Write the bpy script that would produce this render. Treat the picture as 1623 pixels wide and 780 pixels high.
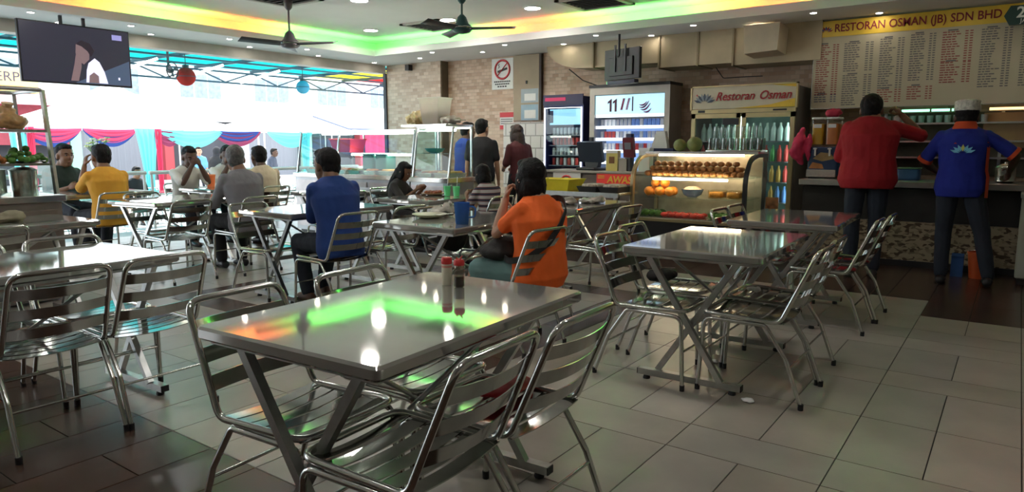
import bpy, bmesh, math, random
from mathutils import Vector, Matrix, noise
R = math.radians
random.seed(7)
for o in list(bpy.data.objects): bpy.data.objects.remove(o)
S = bpy.context.scene
COL = S.collection

# ---------------------------------------------------------------- camera
cd = bpy.data.cameras.new('camera'); CAM = bpy.data.objects.new('camera', cd); COL.objects.link(CAM)
CAM.location = (0, 0, 1.25); CAM.rotation_euler = (R(90 - 8.24), 0, R(35.84))
cd.sensor_fit = 'HORIZONTAL'; cd.sensor_width = 36; cd.lens = 24.51; cd.clip_start = .02; cd.clip_end = 300
S.camera = CAM
# ---------------------------------------------------------------- world, exposure
W = bpy.data.worlds.new('sky'); S.world = W; W.use_nodes = True
wn = W.node_tree.nodes; bg = wn['Background']
bg.inputs[0].default_value = (.86, .94, 1, 1); bg.inputs[1].default_value = 2.4
S.view_settings.view_transform = 'Standard'; S.view_settings.look = 'None'
S.view_settings.gamma = 1; S.view_settings.use_curve_mapping = False
S.view_settings.exposure = 0.9
SUN = bpy.data.lights.new('sun', 'SUN'); SUN.energy = 5.0; SUN.angle = R(2); SUN.color = (1, .96, .9)
SUNO = bpy.data.objects.new('sun', SUN); COL.objects.link(SUNO); SUNO.rotation_euler = (R(-22), R(-24), 0); SUNO.location = (-25, 5, 20)
DOWNLIGHT = 70.0      # emission of the big ceiling downlights
SPOTLIGHT = 45.0      # emission of the small soffit lamps
COVE = 17.0           # emission of the coloured cove strips

WORD = ['first', 'second', 'third', 'fourth', 'fifth', 'sixth', 'seventh', 'eighth']
# ---------------------------------------------------------------- materials
MATS = {}
def mat(name, col, rough=.5, metal=0., var=0., vs=6., bump=0., bs=60., emit=0., ecol=None, coat=0., aniso=0., spec=None, sub=0.):
    if name in MATS: return MATS[name]
    m = bpy.data.materials.new(name); m.use_nodes = True; nt = m.node_tree; p = nt.nodes['Principled BSDF']
    c = (*col, 1) if len(col) == 3 else col
    p.inputs['Base Color'].default_value = c; p.inputs['Roughness'].default_value = rough; p.inputs['Metallic'].default_value = metal
    if coat: p.inputs['Coat Weight'].default_value = coat; p.inputs['Coat Roughness'].default_value = .08
    if aniso: p.inputs['Anisotropic'].default_value = aniso
    if spec is not None: p.inputs['Specular IOR Level'].default_value = spec
    if sub: p.inputs['Subsurface Weight'].default_value = sub; p.inputs['Subsurface Scale'].default_value = .02
    tc = None
    if var or bump: tc = nt.nodes.new('ShaderNodeTexCoord')
    if var:
        n = nt.nodes.new('ShaderNodeTexNoise'); n.inputs['Scale'].default_value = vs; n.inputs['Detail'].default_value = 4
        nt.links.new(tc.outputs['Object'], n.inputs['Vector'])
        r = nt.nodes.new('ShaderNodeValToRGB'); r.color_ramp.elements[0].position = .3; r.color_ramp.elements[1].position = .7
        r.color_ramp.elements[0].color = (*[max(0, x * (1 - var)) for x in c[:3]], 1)
        r.color_ramp.elements[1].color = (*[min(1, x * (1 + var)) for x in c[:3]], 1)
        nt.links.new(n.outputs['Fac'], r.inputs['Fac']); nt.links.new(r.outputs['Color'], p.inputs['Base Color'])
    if bump:
        n = nt.nodes.new('ShaderNodeTexNoise'); n.inputs['Scale'].default_value = bs; n.inputs['Detail'].default_value = 3
        nt.links.new(tc.outputs['Object'], n.inputs['Vector'])
        b = nt.nodes.new('ShaderNodeBump'); b.inputs['Strength'].default_value = bump; b.inputs['Distance'].default_value = .01
        nt.links.new(n.outputs['Fac'], b.inputs['Height']); nt.links.new(b.outputs['Normal'], p.inputs['Normal'])
    if emit:
        p.inputs['Emission Color'].default_value = (*(ecol or c[:3]), 1); p.inputs['Emission Strength'].default_value = emit
    MATS[name] = m; return m
def glass(name, tint=(.9, .96, .95), gloss=.12, rough=.02):
    if name in MATS: return MATS[name]
    m = bpy.data.materials.new(name); m.use_nodes = True; nt = m.node_tree; nt.nodes.remove(nt.nodes['Principled BSDF'])
    t = nt.nodes.new('ShaderNodeBsdfTransparent'); t.inputs[0].default_value = (*tint, 1)
    g = nt.nodes.new('ShaderNodeBsdfGlossy'); g.inputs['Roughness'].default_value = rough
    lw = nt.nodes.new('ShaderNodeLayerWeight'); lw.inputs[0].default_value = .5; f = nt.nodes.new('ShaderNodeMath'); f.operation = 'POWER'; f.inputs[1].default_value = 5
    nt.links.new(lw.outputs['Facing'], f.inputs[0])
    a = nt.nodes.new('ShaderNodeMath'); a.operation = 'MULTIPLY_ADD'; a.inputs[1].default_value = .6; a.inputs[2].default_value = gloss * .25
    x = nt.nodes.new('ShaderNodeMixShader'); out = nt.nodes['Material Output']
    nt.links.new(f.outputs[0], a.inputs[0]); nt.links.new(a.outputs[0], x.inputs[0]); nt.links.new(t.outputs[0], x.inputs[1]); nt.links.new(g.outputs[0], x.inputs[2])
    nt.links.new(x.outputs[0], out.inputs[0]); MATS[name] = m; return m
def sheer(name, col, amount=.5):       # translucent cloth or plastic sheet
    if name in MATS: return MATS[name]
    m = bpy.data.materials.new(name); m.use_nodes = True; nt = m.node_tree; nt.nodes.remove(nt.nodes['Principled BSDF'])
    d = nt.nodes.new('ShaderNodeBsdfDiffuse'); t = nt.nodes.new('ShaderNodeBsdfTranslucent'); x = nt.nodes.new('ShaderNodeMixShader')
    n = nt.nodes.new('ShaderNodeTexNoise'); n.inputs['Scale'].default_value = 3
    r = nt.nodes.new('ShaderNodeValToRGB'); r.color_ramp.elements[0].color = (*[c * .88 for c in col], 1); r.color_ramp.elements[1].color = (*col, 1)
    nt.links.new(n.outputs['Fac'], r.inputs['Fac'])
    nt.links.new(r.outputs[0], d.inputs[0]); nt.links.new(r.outputs[0], t.inputs[0]); x.inputs[0].default_value = amount
    nt.links.new(d.outputs[0], x.inputs[1]); nt.links.new(t.outputs[0], x.inputs[2]); nt.links.new(x.outputs[0], nt.nodes['Material Output'].inputs[0])
    MATS[name] = m; return m
def brickmat(name, c1, c2, mortar, w, h, axis='xz', rough=.45, ms=.012, bias=0.):
    if name in MATS: return MATS[name]
    m = bpy.data.materials.new(name); m.use_nodes = True; nt = m.node_tree; p = nt.nodes['Principled BSDF']; p.inputs['Roughness'].default_value = rough
    tc = nt.nodes.new('ShaderNodeTexCoord'); s = nt.nodes.new('ShaderNodeSeparateXYZ'); c = nt.nodes.new('ShaderNodeCombineXYZ')
    nt.links.new(tc.outputs['Object'], s.inputs[0])
    nt.links.new(s.outputs['XYZ'.index(axis[0].upper())], c.inputs[0]); nt.links.new(s.outputs['XYZ'.index(axis[1].upper())], c.inputs[1])
    b = nt.nodes.new('ShaderNodeTexBrick'); b.inputs['Scale'].default_value = 1; b.inputs['Brick Width'].default_value = w; b.inputs['Row Height'].default_value = h
    b.inputs['Mortar Size'].default_value = ms * h * 4; b.inputs['Color1'].default_value = (*c1, 1); b.inputs['Color2'].default_value = (*c2, 1); b.inputs['Mortar'].default_value = (*mortar, 1); b.inputs['Bias'].default_value = bias
    nt.links.new(c.outputs[0], b.inputs['Vector']); nt.links.new(b.outputs['Color'], p.inputs['Base Color'])
    bp = nt.nodes.new('ShaderNodeBump'); bp.inputs['Strength'].default_value = .5; bp.inputs['Distance'].default_value = .01; bp.invert = True
    nt.links.new(b.outputs['Fac'], bp.inputs['Height']); nt.links.new(bp.outputs[0], p.inputs['Normal'])
    MATS[name] = m; return m

STEEL = mat('brushed_steel', (.62, .61, .58), .24, 1., var=.1, vs=30)
TUBE = mat('polished_tube', (.58, .59, .56), .16, 1., var=.08, vs=25)
SLAT = mat('aluminium_slat', (.40, .41, .39), .11, 1., var=.1, vs=14)
TOPM = mat('table_steel', (.47, .46, .43), .055, .68, var=.06, vs=9)
LEGM = mat('leg_steel', (.5, .51, .5), .32, 1., var=.12, vs=20)
RUBBER = mat('black_rubber', (.012, .012, .013), .6, bump=.1)
BLACK = mat('black_plastic', (.016, .016, .018), .38, var=.2)
WHITE = mat('white_plastic', (.78, .78, .75), .4, var=.04)
GLASS = glass('clear_glass')
DARKM = mat('dark_metal', (.06, .06, .065), .45, .6, var=.2)
PAPER = mat('paper', (.75, .74, .7), .8, var=.05)

# ---------------------------------------------------------------- mesh helpers
class MB:
    def __init__(s): s.v = []; s.f = []
    def add(s, vs, fs):
        k = len(s.v); s.v += [tuple(v) for v in vs]; s.f += [tuple(i + k for i in f) for f in fs]; return s
    def box(s, c, d, rz=0., m=None):
        cx, cy, cz = c; x, y, z = d[0] / 2, d[1] / 2, d[2] / 2
        vs = [Vector((i * x, j * y, k * z)) for i in (-1, 1) for j in (-1, 1) for k in (-1, 1)]
        mm = m or Matrix.Rotation(rz, 3, 'Z')
        return s.add([mm @ v + Vector(c) for v in vs], [(0, 1, 3, 2), (4, 6, 7, 5), (0, 4, 5, 1), (2, 3, 7, 6), (0, 2, 6, 4), (1, 5, 7, 3)])
    def bbox(s, a, b):
        return s.box([(a[i] + b[i]) / 2 for i in range(3)], [abs(b[i] - a[i]) for i in range(3)])
    def rbox(s, c, d, r=.01, rz=0., seg=3):       # box with rounded vertical edges and softened top and bottom
        cx, cy, cz = c; hx, hy, hz = d[0] / 2, d[1] / 2, d[2] / 2; r = min(r, hx * .95, hy * .95); e = min(r * .35, hz * .5)
        mm = Matrix.Rotation(rz, 3, 'Z'); rings = []
        for zz, ins in ((-hz, e), (-hz + e, 0), (hz - e, 0), (hz, e)):
            ring = []
            for qx, qy, a0 in ((1, 1, 0), (-1, 1, 90), (-1, -1, 180), (1, -1, 270)):
                for k in range(seg + 1):
                    a = R(a0 + 90 * k / seg); rr = max(r - ins, .0005)
                    ring.append(mm @ Vector((qx * (hx - r) + rr * math.cos(a), qy * (hy - r) + rr * math.sin(a), zz)) + Vector(c))
            rings.append(ring)
        return s.loft(rings)
    def loft(s, rings, caps=True, closed=False):
        n = len(rings[0]); vs = [v for r in rings for v in r]; fs = []; m = len(rings)
        for i in range(m if closed else m - 1):
            j = (i + 1) % m
            for k in range(n):
                l = (k + 1) % n; fs.append((i * n + k, i * n + l, j * n + l, j * n + k))
        if caps and not closed: fs.append(tuple(range(n - 1, -1, -1))); fs.append(tuple((m - 1) * n + k for k in range(n)))
        return s.add(vs, fs)
    def tube(s, pts, r, n=8, closed=False, caps=True, flat=None):
        pts = [Vector(p) for p in pts]; m = len(pts); rr = r if isinstance(r, (list, tuple)) else [r] * m
        T = []
        for i in range(m):
            a = pts[(i - 1) % m] if (closed or i > 0) else pts[0]; b = pts[(i + 1) % m] if (closed or i < m - 1) else pts[-1]
            T.append((b - a).normalized())
        u = T[0].cross(Vector((0, 0, 1)));
        if u.length < .05: u = T[0].cross(Vector((0, 1, 0)))
        u.normalize(); rings = []
        for i in range(m):
            u = (u - T[i] * u.dot(T[i])); u.normalize(); w = T[i].cross(u)
            rings.append([pts[i] + (u * math.cos(2 * math.pi * k / n) + w * math.sin(2 * math.pi * k / n)) * rr[i] for k in range(n)])
        return s.loft(rings, caps, closed)
    def bar(s, a, b, w, h=None, roll=None):          # square bar from a to b
        a = Vector(a); b = Vector(b); h = h or w; d = (b - a); L = d.length; d.normalize()
        up = Vector(roll or (0, 0, 1)); x = d.cross(up)
        if x.length < .05: x = d.cross(Vector((1, 0, 0)))
        x.normalize(); y = x.cross(d)
        m = Matrix((x, d, y)).transposed()
        return s.box((a + b) / 2, (w, L, h), m=m)
    def lathe(s, prof, n=16, c=(0, 0, 0), caps=True):
        rings = [[(c[0] + r * math.cos(2 * math.pi * k / n), c[1] + r * math.sin(2 * math.pi * k / n), c[2] + z) for k in range(n)] for r, z in prof]
        return s.loft(rings, caps)
    def ell(s, c, r, n=12, m=8, rot=None):
        rings = []; c = Vector(c)
        for i in range(1, m):
            a = math.pi * i / m - math.pi / 2
            ring = [Vector((r[0] * math.cos(a) * math.cos(2 * math.pi * k / n), r[1] * math.cos(a) * math.sin(2 * math.pi * k / n), r[2] * math.sin(a))) for k in range(n)]
            rings.append([(rot @ v if rot else v) + c for v in ring])
        k = len(s.v); s.loft(rings, False); b = Vector((0, 0, -r[2])); t = Vector((0, 0, r[2]))
        if rot: b = rot @ b; t = rot @ t
        ib = len(s.v); s.v += [tuple(b + c), tuple(t + c)]
        for q in range(n):
            l = (q + 1) % n; s.f.append((k + l, k + q, ib)); s.f.append((k + (m - 2) * n + q, k + (m - 2) * n + l, ib + 1))
        return s
    def prism(s, poly, ext):                           # planar polygon extruded by a vector
        e = Vector(ext); n = len(poly); a = [Vector(p) for p in poly]
        fs = [tuple(range(n - 1, -1, -1)), tuple(range(n, 2 * n))] + [(i, (i + 1) % n, n + (i + 1) % n, n + i) for i in range(n)]
        return s.add(a + [p + e for p in a], fs)
    def grid(s, fn, nu, nv):
        vs = [fn(i / nu, j / nv) for i in range(nu + 1) for j in range(nv + 1)]
        return s.add(vs, [(i * (nv + 1) + j, (i + 1) * (nv + 1) + j, (i + 1) * (nv + 1) + j + 1, i * (nv + 1) + j + 1) for i in range(nu) for j in range(nv)])
    def mesh(s, name, smooth=None):
        me = bpy.data.meshes.new(name); me.from_pydata(s.v, [], s.f); me.update()
        bm = bmesh.new(); bm.from_mesh(me); bmesh.ops.recalc_face_normals(bm, faces=bm.faces); bm.to_mesh(me); bm.free()
        if smooth is not None:
            me.polygons.foreach_set('use_smooth', [True] * len(me.polygons))
            if smooth < 180: me.set_sharp_from_angle(angle=R(smooth))
        return me
def fillet(pts, r, seg=4, closed=False):
    pts = [Vector(p) for p in pts]; n = len(pts); out = []
    for i, p in enumerate(pts):
        if not closed and i in (0, n - 1): out.append(p); continue
        a = pts[i - 1] - p; b = pts[(i + 1) % n] - p
        la, lb = a.length, b.length; a.normalize(); b.normalize(); ang = a.angle(b)
        if ang > R(176): out.append(p); continue
        t = min(r / math.tan(ang / 2), la * .49, lb * .49); p0 = p + a * t; p1 = p + b * t
        for k in range(seg + 1):
            f = k / seg; out.append((1 - f) ** 2 * p0 + 2 * f * (1 - f) * p + f * f * p1)
    return out
def link(name, data, m=None, parent=None, loc=None, rot=None):
    o = bpy.data.objects.new(name, data); COL.objects.link(o)
    if data is not None and m is not None: data.materials.clear(); data.materials.append(m)
    if parent is not None: o.parent = parent
    if loc is not None: o.location = loc
    if rot is not None: o.rotation_euler = rot
    return o
def tag(o, label=None, cat=None, group=None, kind=None):
    if label: o['label'] = label
    if cat: o['category'] = cat
    if group: o['group'] = group
    if kind: o['kind'] = kind
    return o
def part(name, mb, m, parent, smooth=None, loc=None, rot=None):
    return link(name, mb.mesh(name, smooth), m, parent, loc, rot)
def solo(name, mb, m, label, cat, group=None, smooth=None, loc=None, rot=None):
    return tag(link(name, mb.mesh(name, smooth), m, None, loc, rot), label, cat, group)
def empty(name, loc, rz=0., label=None, cat=None, group=None):
    o = link(name, None, None, None, loc, (0, 0, rz)); o.empty_display_size = .1
    return tag(o, label, cat, group)
def struct(name, mb, m, parent=None, smooth=None):
    o = link(name, mb.mesh(name, smooth), m, parent)
    if parent is None: o['kind'] = 'structure'
    return o
def copy_tree(o, parent=None):
    c = o.copy(); COL.objects.link(c)
    if parent is not None: c.parent = parent
    for ch in [x for x in bpy.data.objects if x.parent == o]: copy_tree(ch, c)
    return c
CHILD = {}
def copy_thing(root, loc, rz, label, group=None):
    if root.name not in CHILD:
        kids = [x for x in bpy.data.objects if x.parent == root]
        CHILD[root.name] = [(k, [g for g in bpy.data.objects if g.parent == k]) for k in kids]
    c = root.copy(); COL.objects.link(c); c.location = loc; c.rotation_euler = (0, 0, rz); c['label'] = label
    if group: c['group'] = group
    for k, gs in CHILD[root.name]:
        kc = k.copy(); COL.objects.link(kc); kc.parent = c
        for g in gs: gc = g.copy(); COL.objects.link(gc); gc.parent = kc
    return c
def text(body, size, m, parent, loc, rot, name='lettering', extrude=.002, shear=0., align='CENTER', sx=1., bold=0.):
    cu = bpy.data.curves.new('t', 'FONT'); cu.body = body; cu.size = size; cu.extrude = extrude; cu.shear = shear; cu.align_x = align; cu.align_y = 'CENTER'; cu.resolution_u = 3
    if bold: cu.offset = bold
    o = bpy.data.objects.new('t', cu); TMP.collection.objects.link(o)
    TMP.view_layers[0].update(); dg = TMP.view_layers[0].depsgraph
    me = bpy.data.meshes.new_from_object(o.evaluated_get(dg)); bpy.data.objects.remove(o); bpy.data.curves.remove(cu)
    t = link(name, me, m, parent, loc, rot); t.scale = (sx, 1, 1); return t
def textline(words, size, m, parent, loc, rot, width, **kw):     # words set side by side, each its own part, over a given width
    sx = kw.pop('sx', 1.); ts = [text(w, size, m, parent, loc, rot, align='LEFT', sx=1., **kw) for w in words]
    ws = [max(v.co.x for v in t.data.vertices) for t in ts]; gap = size * .35; tot = sum(ws) + gap * (len(ws) - 1); sx = width / tot; x = -width / 2
    for t, w in zip(ts, ws): t.scale = (sx, 1, 1); t.location = (loc[0] + x, loc[1], loc[2]); x += (w + gap) * sx
TMP = bpy.data.scenes.new('workshop')
def remesh(mb, voxel, smooth=6, wr=0., wscale=9., seed=0.):
    me = mb.mesh('tmp'); o = bpy.data.objects.new('tmp', me); TMP.collection.objects.link(o)
    m = o.modifiers.new('r', 'REMESH'); m.mode = 'VOXEL'; m.voxel_size = voxel
    s = o.modifiers.new('s', 'SMOOTH'); s.iterations = smooth; s.factor = .5
    TMP.view_layers[0].update(); dg = TMP.view_layers[0].depsgraph
    out = bpy.data.meshes.new_from_object(o.evaluated_get(dg)); bpy.data.objects.remove(o); bpy.data.meshes.remove(me)
    if wr:
        n_ = len(out.vertices); co = [0.] * (3 * n_); no = [0.] * (3 * n_); out.vertices.foreach_get('co', co); out.vertices.foreach_get('normal', no)
        for i in range(0, 3 * n_, 3):
            q = Vector((co[i] * wscale + seed, co[i + 1] * wscale, co[i + 2] * wscale * .75)); d = (noise.noise(q) + .5 * noise.noise(q * 2.3)) * wr
            co[i] += no[i] * d; co[i + 1] += no[i + 1] * d; co[i + 2] += no[i + 2] * d
        out.vertices.foreach_set('co', co)
    out.polygons.foreach_set('use_smooth', [True] * len(out.polygons)); out.update()
    return out
# ================================================================ the setting
X0, X1, Y0, Y1 = -9.75, 2.7, -3.2, 9.55          # room limits
PLASTER = mat('ceiling_plaster', (.8, .78, .75), .8, var=.03, vs=2)
GROUT = mat('dark_grout', (.035, .033, .03), .9, var=.2)
floor = struct('floor', MB().bbox((X0, Y0, -.2), (X1, Y1 + .1, -.006)), GROUT)
BEIGE = [mat('beige_tile_%s' % n, c, .3, var=.12, vs=3.2, bump=.02, bs=25) for n, c in (('warm', (.33, .30, .25)), ('pale', (.36, .33, .285)), ('grey', (.31, .29, .25)))]
BROWN = [mat('brown_tile_%s' % n, c, .26, var=.25, vs=4, bump=.03, bs=30) for n, c in (('dark', (.052, .029, .020)), ('red', (.066, .034, .023)), ('mid', (.058, .034, .025)))]
cells = []
jx = [-0.195 + .304 * k for k in range(-32, 11)]
rows = [(1.5, 2.09, 1), (2.09, 2.64, 1), (2.64, 2.915, 2), (2.915, 3.19, 0), (3.19, 3.465, 0), (3.465, 4.015, 1), (4.015, 4.29, 2), (4.29, 4.84, 1), (4.84, 5.115, 2), (5.115, 5.39, 2), (5.39, 5.85, 1), (5.85, 6.46, 1)]
def brown_at(x, y):
    if y < 1.5 or y > 6.46: return True
    if y > 5.85 and x > -.49: return True
    if -2.627 < x < -2.323 and 2.9 < y < 5.39: return True
    if -5.667 < x < -5.363 and 2.9 < y < 5.39: return True
    if 5.115 < y < 5.39 and x < -2.323: return True
    if 2.915 < y < 3.19 and -5.667 < x < -2.323: return True
    return False
for (a, b, kind) in rows:
    i = 0
    while i < len(jx) - 1:
        xa, xb = jx[i], jx[i + 1]
        cx = (xa + xb) / 2
        if kind == 2 and i < len(jx) - 2 and i % 2 == 1 and brown_at(cx, (a + b) / 2) == brown_at(cx + .304, (a + b) / 2):
            cells.append((xa, jx[i + 2], a, b)); i += 2; continue
        if kind == 0 and a < 3 and not brown_at(cx, (a + b) / 2): cells.append((xa, xb, 2.915, 3.465))
        elif kind == 0 and a > 3 and not brown_at(cx, 3.05): pass
        else: cells.append((xa, xb, a, b))
        i += 1
for i in range(len(jx) - 1):
    st = .3 * (i % 2)
    for y in [6.46 + .6 * k for k in range(0, 6)]:
        a, b = max(6.46, y - st), min(9.6, y + .6 - st)
        if b - a > .05: cells.append((jx[i], jx[i + 1], a, b))
    for y in [1.5 - .6 * k for k in range(0, 9)]:
        a, b = max(-3.2, y - .6 + st), min(1.5, y + st)
        if b - a > .05: cells.append((jx[i], jx[i + 1], a, b))
def view_key(c):
    x, y = (c[0] + c[1]) / 2, (c[2] + c[3]) / 2; d = math.hypot(x, y); ang = math.degrees(math.atan2(-x, y)) - 35.84
    return d if (abs(ang) < 38.5 and d > 1.7) else d + 100
cells.sort(key=view_key)
tile_mesh = {}
rest = {0: MB(), 1: MB()}
for n, (a, b, c, d) in enumerate(cells):
    cx, cy = (a + b) / 2, (c + d) / 2; br = brown_at(cx, cy); w, l = b - a - .005, d - c - .005; v = (n * 7 + int(cx * 31)) % 3
    if n < 290:
        key = (round(w, 3), round(l, 3), br, v)
        if key not in tile_mesh:
            t = MB().box((0, 0, -.006), (w, l, .012)).mesh('tile'); t.materials.append((BROWN if br else BEIGE)[v]); tile_mesh[key] = t
        link('tile', tile_mesh[key], None, floor, (cx, cy, 0))
    else: rest[int(br)].box((cx, cy, -.006), (w, l, .012))
for k, m in ((0, BEIGE[1]), (1, BROWN[0])):
    tag(part('tile_field', rest[k], m, floor), kind='stuff')

# ceiling: main panel, lowered soffit round it, trough with coloured strips between them
ZC, ZS, LX, LY = 2.98, 2.70, -8.75, 8.25
ceiling = struct('ceiling', MB().bbox((LX - .45, Y0, ZC), (X1, LY + .45, ZC + .1)), PLASTER)
sb = MB().bbox((X0, Y0, ZS), (LX, Y1, ZS + .02)).bbox((LX, LY, ZS), (X1, Y1, ZS + .02))
sb.bbox((LX - .04, Y0, ZS + .02), (LX, LY + .04, ZS + .10)).bbox((LX, LY, ZS + .02), (X1, LY + .04, ZS + .10))
sb.bbox((LX - .5, Y0, ZS + .02), (LX - .42, LY + .5, ZC + .1)).bbox((LX - .42, LY + .42, ZS + .02), (X1, LY + .5, ZC + .1))
struct('ceiling_soffit', sb, PLASTER)
struct('roof_slab', MB().bbox((X0 - .1, Y0 - .1, ZC + .1), (X1 + .1, Y1 + .2, ZC + .25)), PLASTER)
FASC = mat('fascia_paint', (.68, .64, .58), .7, var=.06)
struct('trim_1', MB().bbox((X0 - .12, Y0, 2.555), (-9.65, 9.36, ZC + .1)), FASC)
MOSAIC = brickmat('mosaic_wall', (.42, .26, .16), (.64, .47, .34), (.44, .33, .24), .11, .055, 'xz')
struct('wall_back', MB().bbox((-9.75, Y1, -.2), (X1 + .1, Y1 + .12, ZC + .1)), MOSAIC)
struct('wall_pillar', MB().bbox((-9.62, 9.36, 0), (-8.3, Y1, ZS)), brickmat('mosaic_pillar', (.47, .33, .23), (.68, .55, .42), (.52, .42, .32), .11, .055, 'xz'))
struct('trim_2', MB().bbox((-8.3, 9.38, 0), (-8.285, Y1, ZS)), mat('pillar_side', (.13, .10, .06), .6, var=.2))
struct('trim_3', MB().bbox((-9.69, 9.33, -.02), (-9.62, 9.40, 2.56)), DARKM)
struct('wall_right', MB().bbox((X1, Y0, -.2), (X1 + .12, Y1, ZC + .1)), mat('wall_paint', (.5, .46, .4), .8, var=.06))
struct('wall_rear', MB().bbox((X0, Y0 - .12, -.2), (X1 + .12, Y0, ZC + .1)), MATS['wall_paint'])

# coloured light strips lying in the trough
def led(name, col, core):
    return mat(name, col, .5, emit=COVE, ecol=core)
LEDR = led('red_strip', (1, .2, .1), (1., .11, .04)); LEDG = led('green_strip', (.2, 1, .3), (.14, 1., .16))
for k, (a, b, red) in enumerate([(-2.6, -.9, 1), (-.9, .7, 0), (.7, 1.9, 1), (1.9, 3.1, 0), (3.1, 4.35, 1), (4.35, 5.4, 0), (5.4, 6.45, 1), (6.45, 8.2, 0)]):
    solo('light_strip', MB().bbox((LX - .085, a, ZS + .03), (LX - .05, b - .02, ZS + .05)), LEDR if red else LEDG,
         '%s cove light strip above the open front, %s' % ('red' if red else 'green', ['rearmost', 'second from the rear', 'third from the rear', 'fourth from the rear', 'above the television', 'next after the television', 'above the red lantern', 'at the far corner'][k]), 'light strip', 'cove light strips')
for k, (a, b, red) in enumerate([(-8.7, -6.45, 0), (-6.45, -5.05, 1), (-5.05, -3.05, 0), (-3.05, -1.85, 1), (-1.85, -.5, 0), (-.5, .9, 1), (.9, 2.4, 0)]):
    solo('light_strip', MB().bbox((a, LY + .05, ZS + .03), (b - .02, LY + .085, ZS + .05)), LEDR if red else LEDG,
         '%s cove light strip over the counters, %s' % ('red' if red else 'green', ['in the corner above the food cases', 'above the no smoking sign', 'above the hanging black screen', 'above the drinks fridge', 'above the menu board', 'right of the menu board', 'far right end'][k]), 'light strip', 'cove light strips')

# big round downlights in the main ceiling
LAMP = mat('lamp_white', (1, 1, 1), .5, emit=DOWNLIGHT, ecol=(1., .97, .92)); SPOT = mat('spot_warm', (1, 1, 1), .5, emit=SPOTLIGHT, ecol=(1., .92, .78))
def downlight(x, y, label):
    o = empty('downlight', (x, y, ZC), 0, label, 'downlight', 'round ceiling downlights')
    part('trim_ring', MB().lathe([(.1, -.001), (.1, -.012), (.115, -.012), (.125, -.004), (.125, 0)], 20, caps=False), WHITE, o, 60)
    part('diffuser', MB().lathe([(.098, -.008), (.098, -.003)], 20), LAMP, o)
    return o
for x, y, l in [(-6.6, 6.0, 'bright round downlight highest in view, left of the ceiling fan on the right'), (-8.15, 7.62, 'bright round downlight nearest the far ceiling corner'), (-6.6, 7.62, 'bright round downlight beside the right ceiling fan'), (-5.18, 7.62, 'bright round downlight right of both ceiling fans')]: downlight(x, y, l)
for i, x in enumerate((-7.4, -5.2, -3.0, -.8)):  # out-of-view downlights carrying on the grid, added to light the room
    for y in (.6, 3.6): downlight(x, y, 'unseen downlight added over the %s tables, %s column from the open front' % ('near' if y < 2 else 'middle', WORD[i]))
# small recessed spots in the soffit
def spot(x, y, label):
    o = empty('soffit_spot', (x, y, ZS), 0, label, 'spotlight', 'small spots in the ceiling soffit')
    part('trim_ring', MB().lathe([(.034, -.001), (.034, -.008), (.045, -.008), (.05, -.002), (.05, 0)], 14, caps=False), WHITE, o, 60)
    part('lens', MB().lathe([(.034, -.006), (.034, -.002)], 14), SPOT, o)
for k, y in enumerate([.2, 1.8, 3.35, 4.43, 5.75, 7.05]): spot(-8.95, y, 'small round spot in the front soffit, inner row, %s from the rear' % WORD[k])
for k, y in enumerate([1.0, 2.6, 3.81, 4.91, 6.38, 7.64, 8.87]): spot(-9.42, y, 'small round spot in the front soffit, outer row, %s from the rear' % WORD[k])
for k, x in enumerate([-7.64, -6.22, -4.71, -3.36, -1.98, -.6, .8]): spot(x, 8.43, 'small round spot in the soffit over the counters, near row, %s from the left' % WORD[k])
for k, x in enumerate([-8.31, -6.97, -5.48, -4.11, -2.71, -1.39, .1]): spot(x, 8.86, 'small round spot in the soffit over the counters, far row, %s from the left' % WORD[k])
# air conditioning grilles
def grille(x, y, label):
    o = empty('air_grille', (x, y, ZC), 0, label, 'air vent', 'square ceiling air grilles')
    s = .36; f = MB()
    for a, b in (((-s, -s), (s, -s + .06)), ((-s, s - .06), (s, s)), ((-s, -s), (-s + .06, s)), ((s - .06, -s), (s, s))): f.bbox((*a, -.025), (*b, 0))
    part('frame', f, mat('grille_frame', (.5, .47, .42), .6, var=.05), o)
    for k in range(7): part('slat', MB().box((0, -.26 + .087 * k, -.012), (.58, .045, .006), m=Matrix.Rotation(.5, 3, 'X')), mat('grille_dark', (.12, .11, .1), .6), o)
    part('backing', MB().box((0, 0, -.003), (.6, .6, .004)), DARKM, o)
grille(-7.25, 5.35, 'square ceiling air grille left of the ceiling fan rod'); grille(-7.05, 7.85, 'square ceiling air grille behind the right ceiling fan'); grille(-4.35, 7.75, 'square ceiling air grille under the green cove light')
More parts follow.
